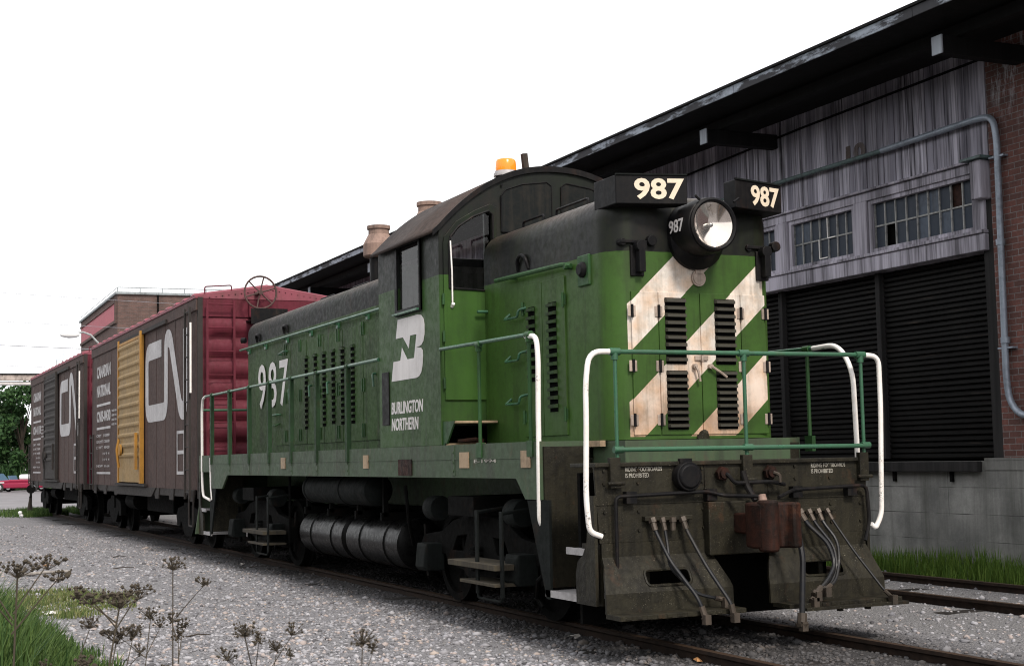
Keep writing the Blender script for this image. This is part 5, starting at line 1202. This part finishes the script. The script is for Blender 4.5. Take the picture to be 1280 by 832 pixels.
# brick building beyond
BB = empty('brick_building', (8.65, 85.7, GZ), R(-1.5)); tag(BB, 'tall brown brick building with a long red panel high on its side wall', 'building')
MB().box(0, 22, 0, 20.5, -.3, 12.9).build('brick_wall', 'brick_far', BB)
MB().box(-.15, 22.1, -.15, 20.65, 12.9, 13.05).build('parapet_cap', 'trim_grey', BB)
m = MB(); m.tube([(0, 0, 13.35), (22, 0, 13.35)], .03, 5); m.tube([(0, 0, 13.35), (0, 20.5, 13.35)], .02, 5)
for k in range(16): m.cyl((k*1.45, 0, 13.0), (k*1.45, 0, 13.37), .035, n=5)
m.build('roof_railing', 'trim_grey', BB)
MB().box(-.08, 0, .5, 19.6, 11.2, 12.35).build('red_panel', 'panel_red', BB)
MB().box(-.16, 0, .3, 19.8, 12.35, 12.5).box(-.16, 0, .3, 19.8, 11.02, 11.2).box(-.16, 0, .2, .42, 11.0, 12.5).build('panel_frame', 'trim_grey' if 0 else 'brick_far', BB)
MB().box(4.6, 12, -.10, 0, 11.45, 11.6).box(4.4, 4.9, -.1, 0, 6, 12.1).box(4.4, 12, -.1, 0, 11.9, 12.1).build('brick_recess', M.setdefault('greybrick', grimy('grey_trim', (.10, .11, .11), .8, bump=0)), BB)
MB().cyl((2.6, -.1, 3), (2.6, -.1, 12.9), .06, n=6).build('downpipe', 'under', BB)

# street lamp
SL = empty('street_lamp', (2.6, 51.0, GZ)); tag(SL, 'grey street lamp with a curved arm reaching over the boxcar roofs', 'street lamp')
MB().cyl((0, 0, 0), (0, 0, 6.2), .09, .06, n=10).build('pole', 'pole', SL)
MB().tube([(0, 0, 6.15), (-.35, 0, 6.75), (-.7, 0, 7.13), (-1.0, 0, 7.24), (-1.2, 0, 7.22)], .04, 8).build('arm', 'pole', SL, smooth=True)
m = MB(); m.lathe([(0, -1.95), (.10, -1.9), (.16, -1.6), (.14, -1.3), (.06, -1.15), (0, -1.14)], (0, 0, 7.14), 'X', 12); LH = m.build('lamp_head', 'car_white_paint', SL, smooth=True)
# overhead wires
def wire(a, b, sag, lb, r=.012):
    a, b = Vector(a), Vector(b); P = [a.lerp(b, t)-Vector((0, 0, sag*4*t*(1-t))) for t in np.linspace(0, 1, 14)]
    o = MB().tube(P, r, 5).build('overhead_wire', 'wire'); tag(o, lb, 'wire', 'overhead wires at the left')
for z, lb in ((12.0, 'topmost overhead wire crossing the white sky at the left'), (10.3, 'second overhead wire from the top at the left'), (8.9, 'overhead wire just above the distant antenna'), (7.7, 'lowest overhead wire just above the pipe bridge')):
    wire((-25, 72, z+.6), (22, 84, z-.2), .3, lb, .022 if z == 8.9 else .012)
AN = empty('antenna', (3.45, 75.3, GZ)); tag(AN, 'pale grey winged rooftop antenna showing above the last boxcar', 'antenna')
MB().cyl((.1, 0, 0), (.1, 0, 7.8), .03, n=6).cyl((.42, 0, 0), (.42, 0, 7.8), .03, n=6).build('mast', 'pole', AN)
MB().plate('front', [(-.05, 8.15), (.05, 7.98), (.2, 7.95), (.32, 8.12), (.45, 8.16), (.46, 8.4), (.6, 8.38), (.58, 8.0), (.5, 7.78), (.3, 7.72), (.1, 7.74)], 0, .05).build('dish', M.setdefault('pale', plain('pale_metal', (.62, .66, .78), .6)), AN)
PB = empty('pipe_bridge', (-12, 62, GZ)); tag(PB, 'pale overhead pipe bridge crossing in front of the trees', 'pipe bridge')
MB().box(-8, 14.2, -.2, .2, 5.85, 6.0).box(-8, 14.2, -.15, .15, 6.0, 6.13).build('pipe_tray', M.setdefault('tray', grimy('tray_pale', (.45, .38, .34), .7, bump=0)), PB)
MB().cyl((-8, 0, 5.55), (13.4, 0, 5.72), .09, n=8).build('steam_pipe', 'letter_white', PB)
MB().box(-8, 14.2, -.22, .22, 6.13, 6.18).build('tray_cover', 'under_grey', PB)
for x in (-7, 13.4+.5): MB().box(x-.12, x+.12, -.12, .12, 0, 5.85).build('support_post', 'pole', PB)

# parked cars
def wheelset(P, xs, r, yw, mat='tyre', hub='chrome'):
    for x in xs:
        for y in (-yw, yw):
            W = MB().lathe([(0, -.09), (r*.75, -.09), (r, -.07), (r, .07), (r*.75, .09), (0, .09)], (x, y, r), 'Y', 20).build('wheel', mat, P, smooth=True)
            MB().lathe([(0, -.10), (r*.55, -.095), (r*.6, .095), (0, .10)], (x, y, r), 'Y', 16).build('rim', hub, W, smooth=True)
RC_ = empty('parked_car', (3.55, 94.0, GZ+.03), R(150-180)); tag(RC_, 'small red convertible with a white folded top, parked by the trees', 'car', 'cars parked below the trees')
m = MB(); sec = [(-1.85, .35), (-1.88, .62), (-1.7, .76), (-.6, .82), (-.55, .84), (.35, .84), (1.2, .80), (1.8, .70), (1.85, .40)]
m.add([(x, s*(.72 if 0 < i < 8 else .62), z) for s in (-1, 1) for i, (x, z) in enumerate(sec)]+[(x, s*.76, .25) for s in (-1, 1) for x in (-1.8, 1.8)], [tuple(range(9)), tuple(range(17, 8, -1))]+[(i, i+1, i+10, i+9) for i in range(8)]+[(8, 0, 9, 17)])
m.box(-1.85, 1.85, -.76, .76, .25, .62); m.build('body', 'car_paint', RC_, bevel=.08, smooth=True)
m = MB(); m.box(.1, 1.15, -.66, .66, .8, 1.18); m.build('folded_top', 'car_white_paint', RC_, bevel=.14, smooth=True)
MB().box(-.62, -.56, -.62, .62, .8, 1.12, Matrix.Rotation(R(-25), 3, 'Y')).build('windscreen', 'carglass', RC_)
for y in (-.5, .5): MB().lathe([(0, -.1), (.1, -.08), (.1, .02), (0, .03)], (-1.86, y, .58), 'X', 14).build('headlight', 'chrome', RC_, smooth=True)
MB().box(-1.98, -1.88, -.75, .75, .34, .42).build('bumper', 'chrome', RC_, bevel=.02)
MB().box(-1.55, -.85, -.775, -.76, .62, .68).box(.9, 1.6, -.775, -.76, .62, .68).build('wing_trim', 'car_white_paint', RC_)
wheelset(RC_, (-1.2, 1.2), .31, .70)
BC_ = empty('parked_car', (1.9, 100.2, GZ-.12), R(-35)); tag(BC_, 'dark blue sedan half hidden behind the small red convertible', 'car', 'cars parked below the trees')
m = MB(); m.box(-2.1, 2.1, -.82, .82, .3, .85); m.build('body', 'car_blue', BC_, bevel=.1, smooth=True)
m = MB(); m.add([(-.9, -.75, .85), (1.3, -.75, .85), (1.3, .75, .85), (-.9, .75, .85), (-.35, -.62, 1.38), (.9, -.62, 1.38), (.9, .62, 1.38), (-.35, .62, 1.38)], [(0, 1, 5, 4), (1, 2, 6, 5), (2, 3, 7, 6), (3, 0, 4, 7), (4, 5, 6, 7)]); m.build('cabin_glass', 'carglass', BC_, bevel=.04)
MB().box(-.3, .85, -.6, .6, 1.375, 1.42).build('roof', 'car_blue', BC_, bevel=.02); wheelset(BC_, (-1.35, 1.35), .33, .74)

# trees
def tree(x, y, h, rad, seed, label, mat='leaf', n=5200, leaf=.17):
    random.seed(seed); T = empty('tree', (x, y, GZ)); tag(T, label, 'tree', 'trees along the far edge of the lot')
    tk = MB(); tk.tube([(0, 0, -.1), (.1, 0, h*.25), (0, .1, h*.5), (.1, 0, h*.8)], .22, 8, taper=.3); cl = []
    for k in range(34):
        t = random.uniform(0, 2*PI); zz = random.uniform(.12, 1.0); rr_ = rad*math.sqrt(max(.05, 1-((zz-.5)/.56)**2))*random.uniform(.45, 1.0)
        c_ = Vector((rr_*math.cos(t), rr_*math.sin(t), h*zz*.94)); cl.append((c_, random.uniform(.45, 1.0)*rad*.36))
        if k % 2 == 0: tk.tube([(0, 0, max(.5, c_.z*.45)), (c_.x*.5, c_.y*.5, c_.z*.75), c_], .06, 5, taper=.3)
    tk.build('trunk', 'bark', T)
    r2 = np.random.default_rng(seed); vs_ = []; fs = []
    for i in range(n):
        c_, r_ = cl[r2.integers(len(cl))]; d = Vector(r2.normal(size=3)); d.normalize(); p_ = c_+d*(r_*(r2.random()**.4)); p_.z = max(.4, p_.z)
        a = Vector(r2.normal(size=3)).normalized()*leaf*r2.uniform(.6, 1.3); b = a.cross(Vector(r2.normal(size=3))).normalized()*leaf*r2.uniform(.5, .9)
        o_ = len(vs_); vs_ += [p_-a, p_+b, p_+a, p_-b]; fs.append((o_, o_+1, o_+2, o_+3))
    me = bpy.data.meshes.new('crown'); me.from_pydata([tuple(v) for v in vs_], [], fs); me.materials.append(M[mat]); o = bpy.data.objects.new('crown', me); COL.objects.link(o); o.parent = T
tree(-3.2, 104, 8.6, 3.0, 1, 'broad green tree at the left edge, left of the pale pipe bridge end', 'leaf')
tree(1.0, 105, 7.7, 2.7, 2, 'dark green bushy tree standing behind the red convertible', 'leaf2')
tree(4.6, 104, 8.2, 2.6, 3, 'dark green tree partly hidden by the end of the last boxcar', 'leaf')
tree(8.2, 103, 7.4, 2.6, 4, 'green tree standing behind the last boxcar beside the brick building', 'leaf2')
tree(-7.5, 106, 8.0, 3.0, 5, 'green tree standing just outside the left edge of the view', 'leaf2', 3000)
tree(2.9, 109, 7.0, 3.2, 6, 'dense tree filling the gap behind the two front trees', 'leaf', 5000, .22)
tree(-1.4, 110, 7.3, 3.2, 8, 'dense tree behind the broad tree at the left edge', 'leaf', 5000, .22)
hg = []
for i in range(9000): hg.append((random.uniform(-10, 12), random.uniform(100.5, 106), 1))
blades('undergrowth', hg, .6, 2.2, 'leaf', 'dark green undergrowth below the trees at the far edge of the lot', .06, .6, cat='undergrowth')

def unseen_woods():  # leaf mass out of view, added to cut low sky light and reflections
    r2 = np.random.default_rng(5); n = 16000
    y = r2.uniform(-45, 62, n); x = -34+3.5*np.sin(y*.21)+r2.normal(0, 2.2, n); top = 10+2.5*np.sin(y*.33)+2*np.sin(y*.9+1)
    z = GZ+top*r2.random(n)**.8; a = r2.normal(size=(n, 3)); a /= np.linalg.norm(a, axis=1)[:, None]; b = np.cross(a, r2.normal(size=(n, 3))); b /= np.linalg.norm(b, axis=1)[:, None]
    s_ = r2.uniform(.35, .8, n)[:, None]; P = np.stack([x, y, z], 1); V = np.stack([P-a*s_, P+b*s_*.7, P+a*s_, P-b*s_*.7], 1).reshape(-1, 3)
    me = bpy.data.meshes.new('unseen_woods'); me.from_pydata(V.tolist(), [], np.arange(4*n).reshape(-1, 4).tolist()); me.materials.append(M['leaf']); o = bpy.data.objects.new('unseen_woods', me); COL.objects.link(o)
    tag(o, 'unseen dark leafy treeline left of the tracks, added to darken reflections and low sky light', 'unseen_woods', kind='stuff')
unseen_woods()
